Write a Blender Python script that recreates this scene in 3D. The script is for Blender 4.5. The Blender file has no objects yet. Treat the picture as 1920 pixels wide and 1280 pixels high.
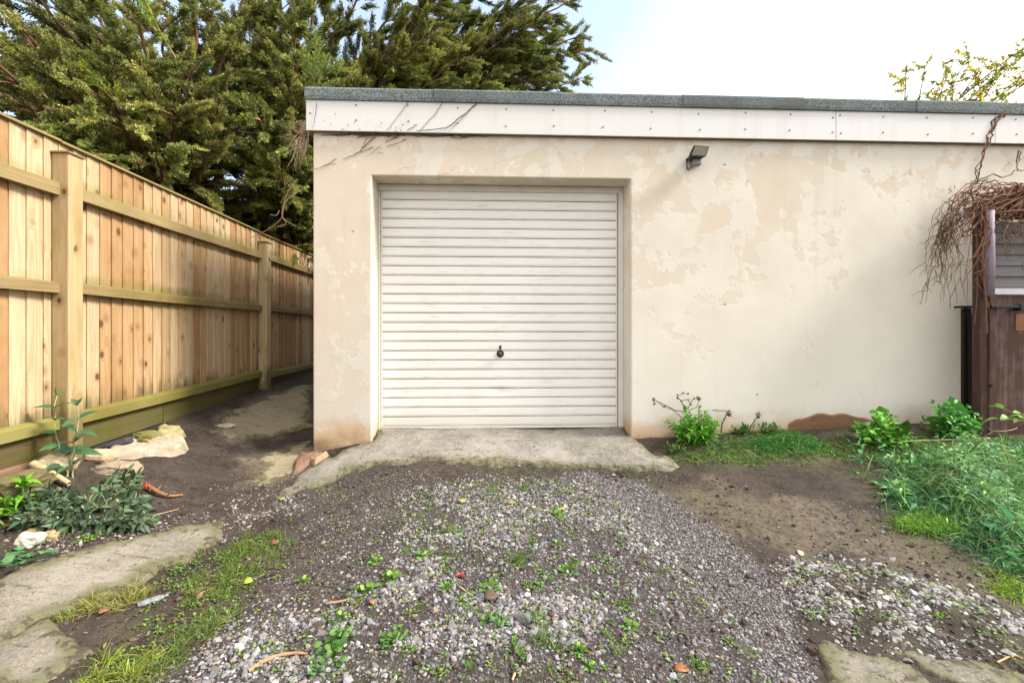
import bpy, math, random
import numpy as np
from mathutils import Vector, Matrix

# ------------------------------------------------------------------ camera, sky, sun, exposure
SC = bpy.context.scene
COL = SC.collection
F = 853.0                      # focal length in photograph pixels (1920 wide)
HOR = 620.0                    # height of the horizon in the photograph
TH = math.radians(2.46)        # camera turned a little to the right of the garage's normal
CZ = 1.2
cd = bpy.data.cameras.new('camera')
cd.sensor_width = 36.0
cd.lens = 36.0 * F / 1920.0
cd.shift_y = (HOR - 640.0) / 1920.0
cd.clip_start = 0.05
cd.clip_end = 600
cam = bpy.data.objects.new('camera', cd)
cam.location = (0, 0, CZ)
cam.rotation_euler = (math.radians(90), 0, -TH)
COL.objects.link(cam)
SC.camera = cam

SUN_EL, SUN_AZ = math.radians(42), math.radians(99)     # azimuth clockwise from +Y: right, a little behind the camera
w = bpy.data.worlds.new("World")
SC.world = w
w.use_nodes = True
wt = w.node_tree
bg = wt.nodes['Background']
sky = wt.nodes.new('ShaderNodeTexSky')
sky.sky_type = 'NISHITA'
sky.sun_disc = False
sky.sun_elevation = SUN_EL
sky.sun_rotation = SUN_AZ
sky.air_density = 1.0
sky.dust_density = 1.2
sky.ozone_density = 1.0
# thin bright haze over the blue, thickest towards the sun's side and the horizon
_dot = wt.nodes.new('ShaderNodeVectorMath'); _dot.operation = 'DOT_PRODUCT'
_tc = wt.nodes.new('ShaderNodeTexCoord')
wt.links.new(_tc.outputs['Generated'], _dot.inputs[0]); _dot.inputs[1].default_value = (.80, .25, -.45)
_mr = wt.nodes.new('ShaderNodeMapRange'); _mr.inputs[1].default_value = .13; _mr.inputs[2].default_value = .60
_mr.inputs[3].default_value = .16; _mr.inputs[4].default_value = .92
wt.links.new(_dot.outputs['Value'], _mr.inputs[0])
_mx = wt.nodes.new('ShaderNodeMix'); _mx.data_type = 'RGBA'
wt.links.new(_mr.outputs[0], _mx.inputs[0]); wt.links.new(sky.outputs[0], _mx.inputs[6]); _mx.inputs[7].default_value = (4.9, 4.5, 3.95, 1)
# and a bright, warm bank of glow added behind the camera to light the wall
_d2 = wt.nodes.new('ShaderNodeVectorMath'); _d2.operation = 'DOT_PRODUCT'
wt.links.new(_tc.outputs['Generated'], _d2.inputs[0]); _d2.inputs[1].default_value = (0, -1, .15)
_m2 = wt.nodes.new('ShaderNodeMapRange'); _m2.inputs[1].default_value = -.05; _m2.inputs[2].default_value = .6
_m2.inputs[3].default_value = 0; _m2.inputs[4].default_value = .75
wt.links.new(_d2.outputs['Value'], _m2.inputs[0])
_x2 = wt.nodes.new('ShaderNodeMix'); _x2.data_type = 'RGBA'
wt.links.new(_m2.outputs[0], _x2.inputs[0]); wt.links.new(_mx.outputs[2], _x2.inputs[6]); _x2.inputs[7].default_value = (5.45, 5.12, 4.65, 1)
wt.links.new(_x2.outputs[2], bg.inputs[0])
bg.inputs[1].default_value = 0.15
sl = bpy.data.lights.new('sun', 'SUN')
sl.energy = 2.7
sl.angle = math.radians(16)
sl.color = (1.0, 0.93, 0.82)
so = bpy.data.objects.new('sun', sl)
sd = Vector((math.sin(SUN_AZ) * math.cos(SUN_EL), math.cos(SUN_AZ) * math.cos(SUN_EL), math.sin(SUN_EL)))
so.rotation_euler = sd.to_track_quat('Z', 'Y').to_euler()
COL.objects.link(so)
SC.view_settings.view_transform = 'Standard'
SC.view_settings.look = 'None'
SC.view_settings.gamma = 1
SC.view_settings.exposure = 1.52
SC.cycles.use_denoising = True
SC.cycles.max_bounces = 8
SC.cycles.diffuse_bounces = 4
SC.cycles.glossy_bounces = 2
SC.cycles.transmission_bounces = 4
SC.cycles.transparent_max_bounces = 8
SC.cycles.caustics_reflective = False
SC.cycles.caustics_refractive = False

# ------------------------------------------------------------------ small helpers
R = np.random.default_rng(7)
CT, ST = math.cos(TH), math.sin(TH)


def ray(px, py):
    xc, zc = (px - 960.0) / F, -(py - HOR) / F
    return np.array([xc * CT + ST, -xc * ST + CT, zc])


def onY(px, py, Y):            # point seen at a photograph pixel, on the plane Y
    d = ray(px, py)
    return d * (Y / d[1]) + np.array([0, 0, CZ])


def onX(px, py, X):
    d = ray(px, py)
    return d * (X / d[0]) + np.array([0, 0, CZ])


def onZ(px, py, Z):
    d = ray(px, py)
    return d * ((Z - CZ) / d[2]) + np.array([0, 0, CZ])


def hash2(ix, iy, seed):
    h = (ix.astype(np.int64) * 374761393 + iy.astype(np.int64) * 668265263 + seed * 974634777) & 0x7fffffff
    h = ((h ^ (h >> 13)) * 1274126177) & 0x7fffffff
    h = (h ^ (h >> 16)) & 0xffff
    return h / 65535.0


def vnoise(x, y, seed=0):
    x0, y0 = np.floor(x), np.floor(y)
    fx, fy = x - x0, y - y0
    fx, fy = fx * fx * (3 - 2 * fx), fy * fy * (3 - 2 * fy)
    a, b = hash2(x0, y0, seed), hash2(x0 + 1, y0, seed)
    c, d = hash2(x0, y0 + 1, seed), hash2(x0 + 1, y0 + 1, seed)
    return (a * (1 - fx) + b * fx) * (1 - fy) + (c * (1 - fx) + d * fx) * fy


def fbm(x, y, scale, octv=4, seed=0, rough=0.5):
    x, y = np.asarray(x, float) * scale, np.asarray(y, float) * scale
    s, a, t = 0, 1.0, 0
    for o in range(octv):
        s = s + a * vnoise(x, y, seed + o * 17)
        t += a
        a *= rough
        x, y = x * 2.03 + 3.1, y * 2.03 + 1.7
    return s / t


def sdf_poly(X, Y, poly):      # signed distance to a polygon, negative inside
    P = np.asarray(poly, float)
    d = np.full(np.shape(X), 1e9)
    ins = np.zeros(np.shape(X), bool)
    n = len(P)
    for i in range(n):
        ax, ay = P[i]
        bx, by = P[(i + 1) % n]
        ex, ey = bx - ax, by - ay
        wx, wy = X - ax, Y - ay
        t = np.clip((wx * ex + wy * ey) / (ex * ex + ey * ey + 1e-12), 0, 1)
        d = np.minimum(d, (wx - ex * t) ** 2 + (wy - ey * t) ** 2)
        c = ((ay > Y) != (by > Y)) & (X < ex * (Y - ay) / (ey if abs(ey) > 1e-12 else 1e-12) + ax)
        ins ^= c
    d = np.sqrt(d)
    return np.where(ins, -d, d)


def sst(a, b, x):
    t = np.clip((x - a) / (b - a), 0, 1)
    return t * t * (3 - 2 * t)


def tag(o, label=None, cat=None, group=None, kind=None):
    for k, v in (('label', label), ('category', cat), ('group', group), ('kind', kind)):
        if v:
            o[k] = v
    return o


def empty(name, loc, label=None, cat=None, group=None):
    o = bpy.data.objects.new(name, None)
    o.location = loc
    o.empty_display_size = 0.1
    COL.objects.link(o)
    return tag(o, label, cat, group)


def link_mesh(name, me, mats, parent=None):
    for m in (mats if isinstance(mats, (list, tuple)) else [mats]):
        me.materials.append(m)
    o = bpy.data.objects.new(name, me)
    COL.objects.link(o)
    if parent is not None:
        o.parent = parent
        o.matrix_parent_inverse = Matrix.Translation(-Vector(parent.location)) if parent.parent is None else Matrix.Identity(4)
    return o


def np_mesh(name, V, faces, mats, parent=None, colors=None, smooth=False, midx=None, extra=None):
    """faces: an (N,k) int array (or a list of such arrays); colors: per-vertex RGB -> attribute 'tint'."""
    me = bpy.data.meshes.new(name)
    V = np.asarray(V, np.float32)
    if not isinstance(faces, list):
        faces = [faces]
    faces = [np.asarray(f, np.int32) for f in faces if len(f)]
    me.vertices.add(len(V))
    me.vertices.foreach_set('co', V.ravel())
    idx = np.concatenate([f.ravel() for f in faces])
    cnt = np.concatenate([np.full(len(f), f.shape[1], np.int32) for f in faces])
    st = np.concatenate([[0], np.cumsum(cnt)[:-1]]).astype(np.int32)
    me.loops.add(len(idx))
    me.loops.foreach_set('vertex_index', idx)
    me.polygons.add(len(cnt))
    me.polygons.foreach_set('loop_start', st)
    me.polygons.foreach_set('loop_total', cnt)
    if midx is not None:
        me.polygons.foreach_set('material_index', np.asarray(midx, np.int32))
    me.polygons.foreach_set('use_smooth', np.full(len(cnt), smooth, bool))
    if colors is not None:
        C4 = np.ones((len(V), 4), np.float32)
        C4[:, :3] = colors
        a = me.attributes.new('tint', 'FLOAT_COLOR', 'POINT')
        a.data.foreach_set('color', C4.ravel())
    for k, v in (extra or {}).items():
        a = me.attributes.new(k, 'FLOAT', 'POINT')
        a.data.foreach_set('value', np.asarray(v, np.float32))
    me.update(calc_edges=True)
    me.validate()
    return link_mesh(name, me, mats, parent)


class MB:
    """collects boxes, tubes and loose polygons and links them as one mesh"""
    def __init__(s):
        s.v, s.f, s.b, s.m = [], [], [], []
        s.bid, s.mi = 0.0, 0

    def add(s, vs, fs):
        o = len(s.v)
        s.v += [tuple(map(float, p)) for p in vs]
        s.b += [s.bid] * len(vs)
        for f in fs:
            s.f.append(tuple(i + o for i in f))
            s.m.append(s.mi)

    def box(s, lo, hi, M=None):
        x0, y0, z0 = lo
        x1, y1, z1 = hi
        vs = [(x0, y0, z0), (x1, y0, z0), (x1, y1, z0), (x0, y1, z0), (x0, y0, z1), (x1, y0, z1), (x1, y1, z1), (x0, y1, z1)]
        if M is not None:
            vs = [tuple(M @ Vector(v)) for v in vs]
        s.add(vs, [(3, 2, 1, 0), (4, 5, 6, 7), (0, 1, 5, 4), (1, 2, 6, 5), (2, 3, 7, 6), (3, 0, 4, 7)])

    def hexa(s, vs):
        s.add(vs, [(3, 2, 1, 0), (4, 5, 6, 7), (0, 1, 5, 4), (1, 2, 6, 5), (2, 3, 7, 6), (3, 0, 4, 7)])

    def tube(s, pts, r, n=6, cap=True):
        pts = [Vector(p) for p in pts]
        m = len(pts)
        rs = list(r) if hasattr(r, '__len__') else [r] * m
        vs, fs = [], []
        up = Vector((0.31, 0.2, 0.93))
        for i, p in enumerate(pts):
            d = (pts[min(i + 1, m - 1)] - pts[max(i - 1, 0)]).normalized()
            a = d.cross(up)
            if a.length < 1e-4:
                a = d.cross(Vector((1, 0, 0)))
            a.normalize()
            b = d.cross(a)
            for k in range(n):
                t = 2 * math.pi * k / n
                vs.append(tuple(p + (a * math.cos(t) + b * math.sin(t)) * rs[i]))
        for i in range(m - 1):
            for k in range(n):
                k2 = (k + 1) % n
                fs.append((i * n + k, i * n + k2, (i + 1) * n + k2, (i + 1) * n + k))
        if cap:
            fs.append(tuple(range(n - 1, -1, -1)))
            fs.append(tuple((m - 1) * n + k for k in range(n)))
        s.add(vs, fs)

    def build(s, name, mats, parent=None, smooth=False, bevel=0.0, seg=2):
        me = bpy.data.meshes.new(name)
        me.from_pydata(s.v, [], s.f)
        me.polygons.foreach_set('material_index', np.asarray(s.m, np.int32))
        me.polygons.foreach_set('use_smooth', np.full(len(s.f), smooth, bool))
        a = me.attributes.new('bid', 'FLOAT', 'POINT')
        a.data.foreach_set('value', np.asarray(s.b, np.float32))
        me.update()
        o = link_mesh(name, me, mats, parent)
        if bevel:
            bv = o.modifiers.new('bevel', 'BEVEL')
            bv.width = bevel
            bv.segments = seg
            bv.limit_method = 'ANGLE'
            bv.angle_limit = math.radians(40)
        return o


# ------------------------------------------------------------------ material helpers
def new_mat(name, rough=0.8, spec=0.3):
    m = bpy.data.materials.new(name)
    m.use_nodes = True
    t = m.node_tree
    b = t.nodes['Principled BSDF']
    b.inputs['Roughness'].default_value = rough
    b.inputs['Specular IOR Level'].default_value = spec
    return m, t, b


def setin(t, sock, v):
    if isinstance(v, bpy.types.NodeSocket):
        t.links.new(v, sock)
    elif v is not None:
        if hasattr(v, '__len__') and len(v) == 3 and sock.type == 'RGBA':
            v = (*v, 1)
        sock.default_value = v


def nd(t, typ, ins=None, **props):
    n = t.nodes.new(typ)
    for k, v in props.items():
        setattr(n, k, v)
    for k, v in (ins or {}).items():
        setin(t, n.inputs[k], v)
    return n


def mth(t, op, a, b=None, c=None, clamp=False):
    n = t.nodes.new('ShaderNodeMath')
    n.operation = op
    n.use_clamp = clamp
    for i, v in enumerate((a, b, c)):
        if v is not None:
            setin(t, n.inputs[i], v)
    return n.outputs[0]


def mixc(t, fac, a, b, mode='MIX'):
    n = t.nodes.new('ShaderNodeMix')
    n.data_type = 'RGBA'
    n.blend_type = mode
    setin(t, n.inputs[0], fac)
    setin(t, n.inputs[6], a)
    setin(t, n.inputs[7], b)
    return n.outputs[2]


def mr(t, v, a, b, c=0.0, d=1.0, smooth=False):
    n = t.nodes.new('ShaderNodeMapRange')
    n.interpolation_type = 'SMOOTHSTEP' if smooth else 'LINEAR'
    for i, x in enumerate((v, a, b, c, d)):
        setin(t, n.inputs[i], x)
    return n.outputs[0]


def noise(t, vec, scale, detail=4, rough=0.55, dist=0.0):
    n = nd(t, 'ShaderNodeTexNoise', {'Vector': vec, 'Scale': scale, 'Detail': detail, 'Roughness': rough, 'Distortion': dist})
    return n.outputs[0]


def coords(t, scale=(1, 1, 1), loc=(0, 0, 0)):
    g = nd(t, 'ShaderNodeNewGeometry')
    m = nd(t, 'ShaderNodeMapping', {'Vector': g.outputs['Position'], 'Scale': scale, 'Location': loc})
    return m.outputs[0]


def attr(t, name, out='Fac'):
    return nd(t, 'ShaderNodeAttribute', attribute_name=name).outputs[out]


def bump(t, b, h, strength=0.4, dist=0.01):
    n = nd(t, 'ShaderNodeBump', {'Height': h, 'Strength': strength, 'Distance': dist})
    t.links.new(n.outputs[0], b.inputs['Normal'])
    return n


def simple_mat(name, col, rough=0.7, var=0.15, scale=20, metal=0.0, spec=0.3, bmp=0.15):
    m, t, b = new_mat(name, rough, spec)
    P = coords(t)
    n = noise(t, P, scale, 5)
    c = mixc(t, n, tuple(x * (1 - var) for x in col), tuple(min(1, x * (1 + var)) for x in col))
    t.links.new(c, b.inputs['Base Color'])
    b.inputs['Metallic'].default_value = metal
    if bmp:
        bump(t, b, n, bmp, 0.004)
    return m


def leaf_mat(name, trans=0.3, rough=0.5, gain=1.0):
    m, t, b = new_mat(name, rough, 0.3)
    c = attr(t, 'tint', 'Color')
    P = coords(t)
    n = noise(t, P, 60, 2)
    c = mixc(t, 1.0, c, mr(t, n, 0.2, 0.8, 0.75 * gain, 1.25 * gain), 'MULTIPLY')
    t.links.new(c, b.inputs['Base Color'])
    tr = nd(t, 'ShaderNodeBsdfTranslucent', {'Color': c})
    mx = nd(t, 'ShaderNodeMixShader', {0: trans, 1: b.outputs[0], 2: tr.outputs[0]})
    t.links.new(mx.outputs[0], t.nodes['Material Output'].inputs[0])
    return m


def tint_mat(name, rough=0.85, bmp=0.3, scale=80):
    m, t, b = new_mat(name, rough, 0.25)
    c = attr(t, 'tint', 'Color')
    n = noise(t, coords(t), scale, 4)
    c = mixc(t, 1.0, c, mr(t, n, 0.25, 0.75, 0.7, 1.3), 'MULTIPLY')
    t.links.new(c, b.inputs['Base Color'])
    bump(t, b, n, bmp, 0.004)
    return m


def wood_mat(name, axis, pale, tan, green_amt=0.3, green=(0.16, 0.17, 0.045), zgreen=None, knots=True, rough=0.75, dark=(0.09, 0.04, 0.018)):
    """planed softwood: grain along axis, each board shifted by its own 'bid', knots and algae"""
    m, t, b = new_mat(name, rough, 0.25)
    P = coords(t)
    bid = attr(t, 'bid')
    off = nd(t, 'ShaderNodeCombineXYZ', {0: mth(t, 'MULTIPLY', bid, 17.3), 1: mth(t, 'MULTIPLY', bid, 31.7), 2: mth(t, 'MULTIPLY', bid, 23.1)}).outputs[0]
    Q = nd(t, 'ShaderNodeVectorMath', {0: P, 1: off}, operation='ADD').outputs[0]
    def stretch(al, ac):
        s = [ac, ac, ac]
        s['xyz'.index(axis)] = al
        return nd(t, 'ShaderNodeVectorMath', {0: Q, 1: tuple(s)}, operation='MULTIPLY').outputs[0]
    kn = nd(t, 'ShaderNodeTexVoronoi', {'Vector': stretch(6.5, 8.5), 'Scale': 1.0, 'Randomness': 1.0})
    kd, kc = kn.outputs['Distance'], kn.outputs['Color']
    ksel = nd(t, 'ShaderNodeSeparateColor', {0: kc})
    pick = mth(t, 'GREATER_THAN', ksel.outputs[0], 0.45)
    near = mth(t, 'MULTIPLY', mr(t, kd, 0.0, 0.42, 1.0, 0.0, True), pick)
    warp = mth(t, 'MULTIPLY', near, 2.2)
    g0 = noise(t, stretch(0.5, 9.0), 1.0, 3, 0.5)
    rings = mth(t, 'SINE', mth(t, 'MULTIPLY', mth(t, 'ADD', g0, mth(t, 'MULTIPLY', warp, 0.10)), 70.0))
    fine = noise(t, stretch(3.0, 190.0), 1.0, 3, 0.6)
    tone = noise(t, stretch(0.25, 1.2), 1.0, 2)
    wn = nd(t, 'ShaderNodeTexWhiteNoise', {'W': mth(t, 'MULTIPLY', bid, 91.7)}, noise_dimensions='1D').outputs[0]
    f = mth(t, 'ADD', mth(t, 'MULTIPLY', rings, 0.17), mth(t, 'MULTIPLY', fine, 0.45))
    f = mth(t, 'ADD', f, mth(t, 'MULTIPLY', tone, 0.45))
    f = mth(t, 'ADD', f, mth(t, 'MULTIPLY', wn, 0.95))
    c = mixc(t, mr(t, f, 0.42, 1.22), pale, tan)
    if knots:
        halo = mth(t, 'MULTIPLY', mr(t, kd, 0.10, 0.40, 0.55, 0.0, True), pick)
        c = mixc(t, halo, c, (tan[0] * 0.62, tan[1] * 0.48, tan[2] * 0.38))
        kr = mr(t, ksel.outputs[1], 0, 1, 0.08, 0.22)
        core = mth(t, 'MULTIPLY', mth(t, 'LESS_THAN', mth(t, 'ADD', kd, mth(t, 'MULTIPLY', fine, 0.05)), kr), pick)
        c = mixc(t, mth(t, 'MULTIPLY', core, 0.85), c, dark)
    sp = nd(t, 'ShaderNodeSeparateXYZ', {0: P})
    z = sp.outputs[2]
    big = noise(t, P, 1.7, 5, 0.6)
    blot = noise(t, stretch(2.0, 14.0), 1.0, 5, 0.65)
    ga = mth(t, 'ADD', mth(t, 'MULTIPLY', big, 0.6), mth(t, 'MULTIPLY', blot, 0.4))
    if zgreen:                                   # algae grows in bands: damp foot, below the rails, the top
        for (z0, z1, amt) in zgreen:
            ga = mth(t, 'ADD', ga, mr(t, z, z0, z1, 0.0, amt, True))
    gm = mr(t, ga, 0.62 - green_amt * 0.4, 0.86 - green_amt * 0.4, 0.0, 0.85, True)
    c = mixc(t, gm, c, mixc(t, fine, tuple(g * 0.75 for g in green), tuple(g * 1.35 for g in green)))
    if zgreen:                                   # mud splashed on the foot of the boards
        ms = mr(t, mth(t, 'ADD', mr(t, z, .98, .58, 0.0, .8), mth(t, 'MULTIPLY', mth(t, 'SUBTRACT', blot, .5), 1.3)), .32, .75, 0.0, .75, True)
        c = mixc(t, ms, c, (.12, .085, .045))
    wet = mr(t, mth(t, 'ADD', big, mth(t, 'MULTIPLY', wn, 0.3)), 0.66, 0.9, 0.0, 0.5, True)
    c = mixc(t, wet, c, (tan[0] * 0.7, tan[1] * 0.5, tan[2] * 0.35))
    t.links.new(c, b.inputs['Base Color'])
    bump(t, b, mth(t, 'ADD', mth(t, 'MULTIPLY', rings, 0.2), fine), 0.25, 0.002)
    return m

# ------------------------------------------------------------------ the lie of the land
W = 3.9                                         # plane of the garage front
CTRL = np.array([
    (-3, 0, .10), (0, 0, -.02), (3, 0, 0), (-1, 1.5, .01), (0, 1.55, 0), (1.2, 1.5, -.02), (2.5, 1.5, .02), (-2.2, 1.5, .10),
    (-1.8, 2.4, .06), (-.8, 2.5, .05), (0, 2.5, .06), (1, 2.5, .05), (2, 2.6, .09), (3, 2.6, .16),
    (-.9, 3.3, .09), (0, 3.45, .125), (.9, 3.5, .14), (2, 3.4, .2), (3, 3.4, .28),
    (-1.67, 3.85, .125), (-1.25, 3.88, .215), (-1.05, 4.15, .30), (0, 4.15, .30), (1.0, 4.15, .30), (1.2, 3.88, .255), (2, 3.9, .30),
    (3.3, 3.9, .36), (4.5, 3.9, .38), (-2.8, 1.2, .34), (-2.8, 2.0, .38), (-2.8, 2.9, .40), (-2.8, 4.2, .44), (-2.8, 5.4, .50), (-2.75, 7, .57),
    (-2.45, 2.4, .24), (-2.3, 3.2, .22), (-2.2, 4.2, .24), (-1.9, 5.2, .38), (-2.1, 6.5, .52), (-4, 3, .4), (-4, 8, .55), (-8, 6, .5), (2, 8, .45),
    (-5, -4, .1), (5, -4, .1), (7, 3, .3), (12, 12, .5), (-12, 12, .5), (-12, -12, .2), (12, -12, .2)])
_r = np.sqrt(((CTRL[:, None, :2] - CTRL[None, :, :2]) ** 2).sum(-1) + .25 ** 2)
_n = len(CTRL)
_A = np.zeros((_n + 1, _n + 1))
_A[:_n, :_n] = _r + 0.0
_A[:_n, _n] = 1
_A[_n, :_n] = 1
_w = np.linalg.solve(_A, np.r_[CTRL[:, 2], 0])


def gz0(x, y):
    x, y = np.atleast_1d(np.asarray(x, float)), np.atleast_1d(np.asarray(y, float))
    z = np.full(x.shape, _w[_n])
    for i in range(_n):
        z = z + _w[i] * np.sqrt((x - CTRL[i, 0]) ** 2 + (y - CTRL[i, 1]) ** 2 + .0625)
    far = sst(9, 16, np.hypot(x, y - 3))
    return z * (1 - far) + 0.3 * far


def hit0(px, py):
    d = ray(px, py)
    t = 1.0
    for _ in range(60):
        p = d * t
        e = (p[2] + CZ) - gz0(p[0], p[1])[0]
        t += e / (abs(d[2]) + 0.35)
    return d * t + np.array([0, 0, CZ])


def gpoly(pts):
    return np.array([hit0(*p)[:2] for p in pts])


# where things lie on the ground (outlines read off the photograph, laid on the real surface)
Z_GRAVEL = gpoly([(790, 905), (960, 895), (1110, 892), (1190, 980), (1290, 1100), (1400, 1200), (1480, 1300), (360, 1300), (440, 1210), (570, 1150), (650, 1070), (740, 985)])
Z_FINE = gpoly([(1080, 885), (1200, 900), (1290, 950), (1390, 1025), (1450, 1090), (1480, 1140), (1520, 1230), (1540, 1300), (1450, 1300), (1340, 1160), (1200, 1000)])
Z_TRACK = gpoly([(560, 905), (640, 890), (800, 878), (800, 940), (740, 1000), (640, 1080), (560, 1150), (440, 1230), (360, 1300), (250, 1300), (370, 1180), (480, 1080), (540, 1000)])
Z_HEAP = gpoly([(1470, 1050), (1560, 1055), (1640, 1060), (1760, 1095), (1850, 1130), (1935, 1175), (1935, 1265), (1840, 1235), (1700, 1225), (1590, 1190), (1510, 1165), (1475, 1110)])
Z_SAND = gpoly([(1230, 900), (1330, 915), (1470, 930), (1600, 950), (1740, 1000), (1860, 1050), (1930, 1110), (1930, 1170), (1800, 1105), (1650, 1060), (1480, 1045), (1380, 1010), (1300, 955)])
Z_PATH = gpoly([(385, 800), (440, 768), (510, 740), (560, 722), (588, 720), (588, 800), (520, 822), (450, 830)])
Z_PATH2 = gpoly([(470, 860), (540, 835), (588, 825), (588, 880), (520, 905), (470, 915)])
P_APRON = gpoly([(515, 928), (545, 900), (580, 880), (610, 864), (650, 846), (695, 826), (708, 798), (1168, 796), (1184, 820), (1222, 846), (1268, 862), (1275, 878), (1215, 884), (1120, 880), (1020, 878), (930, 874), (850, 872), (780, 868), (720, 874), (660, 886), (600, 908), (560, 926), (540, 934)])
P_STRIP = gpoly([(-60, 1105), (10, 1078), (80, 1050), (150, 1030), (215, 1014), (300, 998), (360, 988), (415, 982), (415, 1008), (380, 1030), (358, 1050), (306, 1070), (286, 1090), (238, 1112), (166, 1132), (124, 1156), (92, 1164), (30, 1190), (-60, 1232)])
P_STRIP2 = gpoly([(-60, 1235), (40, 1190), (88, 1168), (118, 1180), (150, 1205), (168, 1226), (128, 1248), (100, 1276), (60, 1310), (-60, 1330)])
P_CORNER = gpoly([(1528, 1196), (1580, 1204), (1640, 1222), (1662, 1226), (1700, 1246), (1740, 1275), (1780, 1310), (1560, 1310), (1545, 1260)])
P_CORNER2 = gpoly([(1668, 1222), (1700, 1216), (1760, 1232), (1840, 1252), (1935, 1272), (1935, 1320), (1800, 1320), (1760, 1278), (1712, 1246)])


def heap_h(x, y):
    s = sdf_poly(x, y, Z_HEAP)
    return 0.045 * sst(0.03, -0.18, s) * (0.45 + 1.1 * fbm(x, y, 9, 3, 41))


def gz(x, y):
    x, y = np.atleast_1d(np.asarray(x, float)), np.atleast_1d(np.asarray(y, float))
    z = gz0(x, y) + (fbm(x, y, 2.2, 3, 3) - .5) * .035 + (fbm(x, y, 13, 3, 5) - .5) * .012
    z = z + heap_h(x, y) + 0.02 * sst(.1, -.25, sdf_poly(x, y, Z_GRAVEL)) 
    # a step down from the compacted gravel to the mud on its right
    return z


def hit(px, py):
    d = ray(px, py)
    t = 1.0
    for _ in range(60):
        p = d * t
        e = (p[2] + CZ) - gz(p[0], p[1])[0]
        t += e / (abs(d[2]) + 0.35)
    return d * t + np.array([0, 0, CZ])


def axis(lo, hi, step, far, g=1.18):
    a = list(np.arange(lo, hi + step / 2, step))
    s = step
    while a[-1] < far:
        s *= g
        a.append(a[-1] + s)
    s = step
    while a[0] > -far:
        s *= g
        a.insert(0, a[0] - s)
    return np.array(a)


gx, gy = axis(-3.3, 4.2, .02, 250), axis(1.2, 4.4, .02, 250)
GX, GY = np.meshgrid(gx, gy)
fx, fy = GX.ravel(), GY.ravel()
near = (np.abs(fx) < 14) & (fy > -12) & (fy < 14)
z = np.full(fx.shape, .3)
z[near] = gz(fx[near], fy[near])


def zmask(poly, soft, nz=0.12, seed=0):
    m = np.zeros(fx.shape)
    k = (np.abs(fx) < 6) & (fy > 0) & (fy < 9)
    s = sdf_poly(fx[k], fy[k], poly) + (fbm(fx[k], fy[k], 5, 6, seed, .62) - .5) * nz * 2.4
    m[k] = sst(soft, -soft, s)
    return m


m_grav = np.maximum(zmask(Z_GRAVEL, .10, .15, 2), .55 * zmask(Z_TRACK, .12, .12, 4))
m_fine = zmask(Z_FINE, .035, .05, 6)
m_sand = np.maximum(np.maximum(zmask(Z_SAND, .16, .34, 8) * .62, zmask(Z_PATH, .10, .22, 9)), zmask(Z_PATH2, .08, .15, 10) * .8)
m_heap = zmask(Z_HEAP, .06, .1, 11)
k_ = (np.abs(fx) < 7) & (fy > 0) & (fy < 10)
m_moss = np.zeros(fx.shape)
mo = sst(.52, .72, fbm(fx, fy, 1.7, 5, 21))
bank = np.maximum(sst(1.7, 2.9, fx) * sst(1.6, 2.6, fy), sst(-2.0, -2.7, fx) * sst(2.6, 1.5, fy))
m_moss = np.clip(mo * .35 + bank * mo + sst(.35, .1, np.abs(fy - 3.55)) * sst(1.3, 1.9, fx) * .8, 0, 1) * (1 - m_fine)
nX, nY = len(gx), len(gy)
ii = (np.arange(nY - 1)[:, None] * nX + np.arange(nX - 1)[None, :]).ravel()
quads = np.stack([ii, ii + 1, ii + nX + 1, ii + nX], 1)

m, t, b = new_mat('ground', 0.9, 0.25)
P = coords(t)
n1, n2, n3 = noise(t, P, 3.5, 6, .62), noise(t, P, 26, 5, .65), noise(t, P, 150, 3, .6)
mud = mixc(t, mr(t, mth(t, 'ADD', mth(t, 'MULTIPLY', n1, .6), mth(t, 'MULTIPLY', n2, .4)), .36, .64), (.016, .012, .010), (.072, .055, .044))
pb = nd(t, 'ShaderNodeTexVoronoi', {'Vector': P, 'Scale': 130})
pbs = nd(t, 'ShaderNodeSeparateColor', {0: pb.outputs['Color']})
peb = mth(t, 'MULTIPLY', mr(t, pb.outputs['Distance'], .25, .45, 1, 0), mth(t, 'GREATER_THAN', pbs.outputs[0], mr(t, n1, .3, .7, .97, .70)))
grit = mixc(t, pbs.outputs[1], (.07, .06, .054), (.20, .18, .17))
c = mixc(t, peb, mud, grit)
sand = mixc(t, n2, (.095, .075, .052), (.215, .178, .125))
c = mixc(t, mth(t, 'MULTIPLY', attr(t, 'sand'), mr(t, n2, .3, .6, .35, 1)), c, sand)
pf = nd(t, 'ShaderNodeTexVoronoi', {'Vector': P, 'Scale': 95})
pfs = nd(t, 'ShaderNodeSeparateColor', {0: pf.outputs['Color']})
gcol = mixc(t, mth(t, 'POWER', pfs.outputs[0], 1.6), (.055, .047, .047), (.25, .235, .24))
gcol = mixc(t, mr(t, pf.outputs['Distance'], .35, .6), gcol, (.05, .042, .038))
gsel = mth(t, 'MULTIPLY', attr(t, 'gravel'), mr(t, n2, .35, .6, .25, .95))
c = mixc(t, mth(t, 'MAXIMUM', gsel, attr(t, 'fine')), c, gcol)
c = mixc(t, mth(t, 'MULTIPLY', attr(t, 'heap'), .8), c, mixc(t, n2, (.020, .016, .013), (.07, .055, .042)))
mossc = mixc(t, n3, (.035, .05, .012), (.11, .13, .035))
c = mixc(t, mth(t, 'MULTIPLY', attr(t, 'moss'), mr(t, n2, .42, .6)), c, mossc)
t.links.new(c, b.inputs['Base Color'])
hgt = mth(t, 'ADD', mth(t, 'MULTIPLY', n2, .9), mth(t, 'MULTIPLY', n3, .5))
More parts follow.
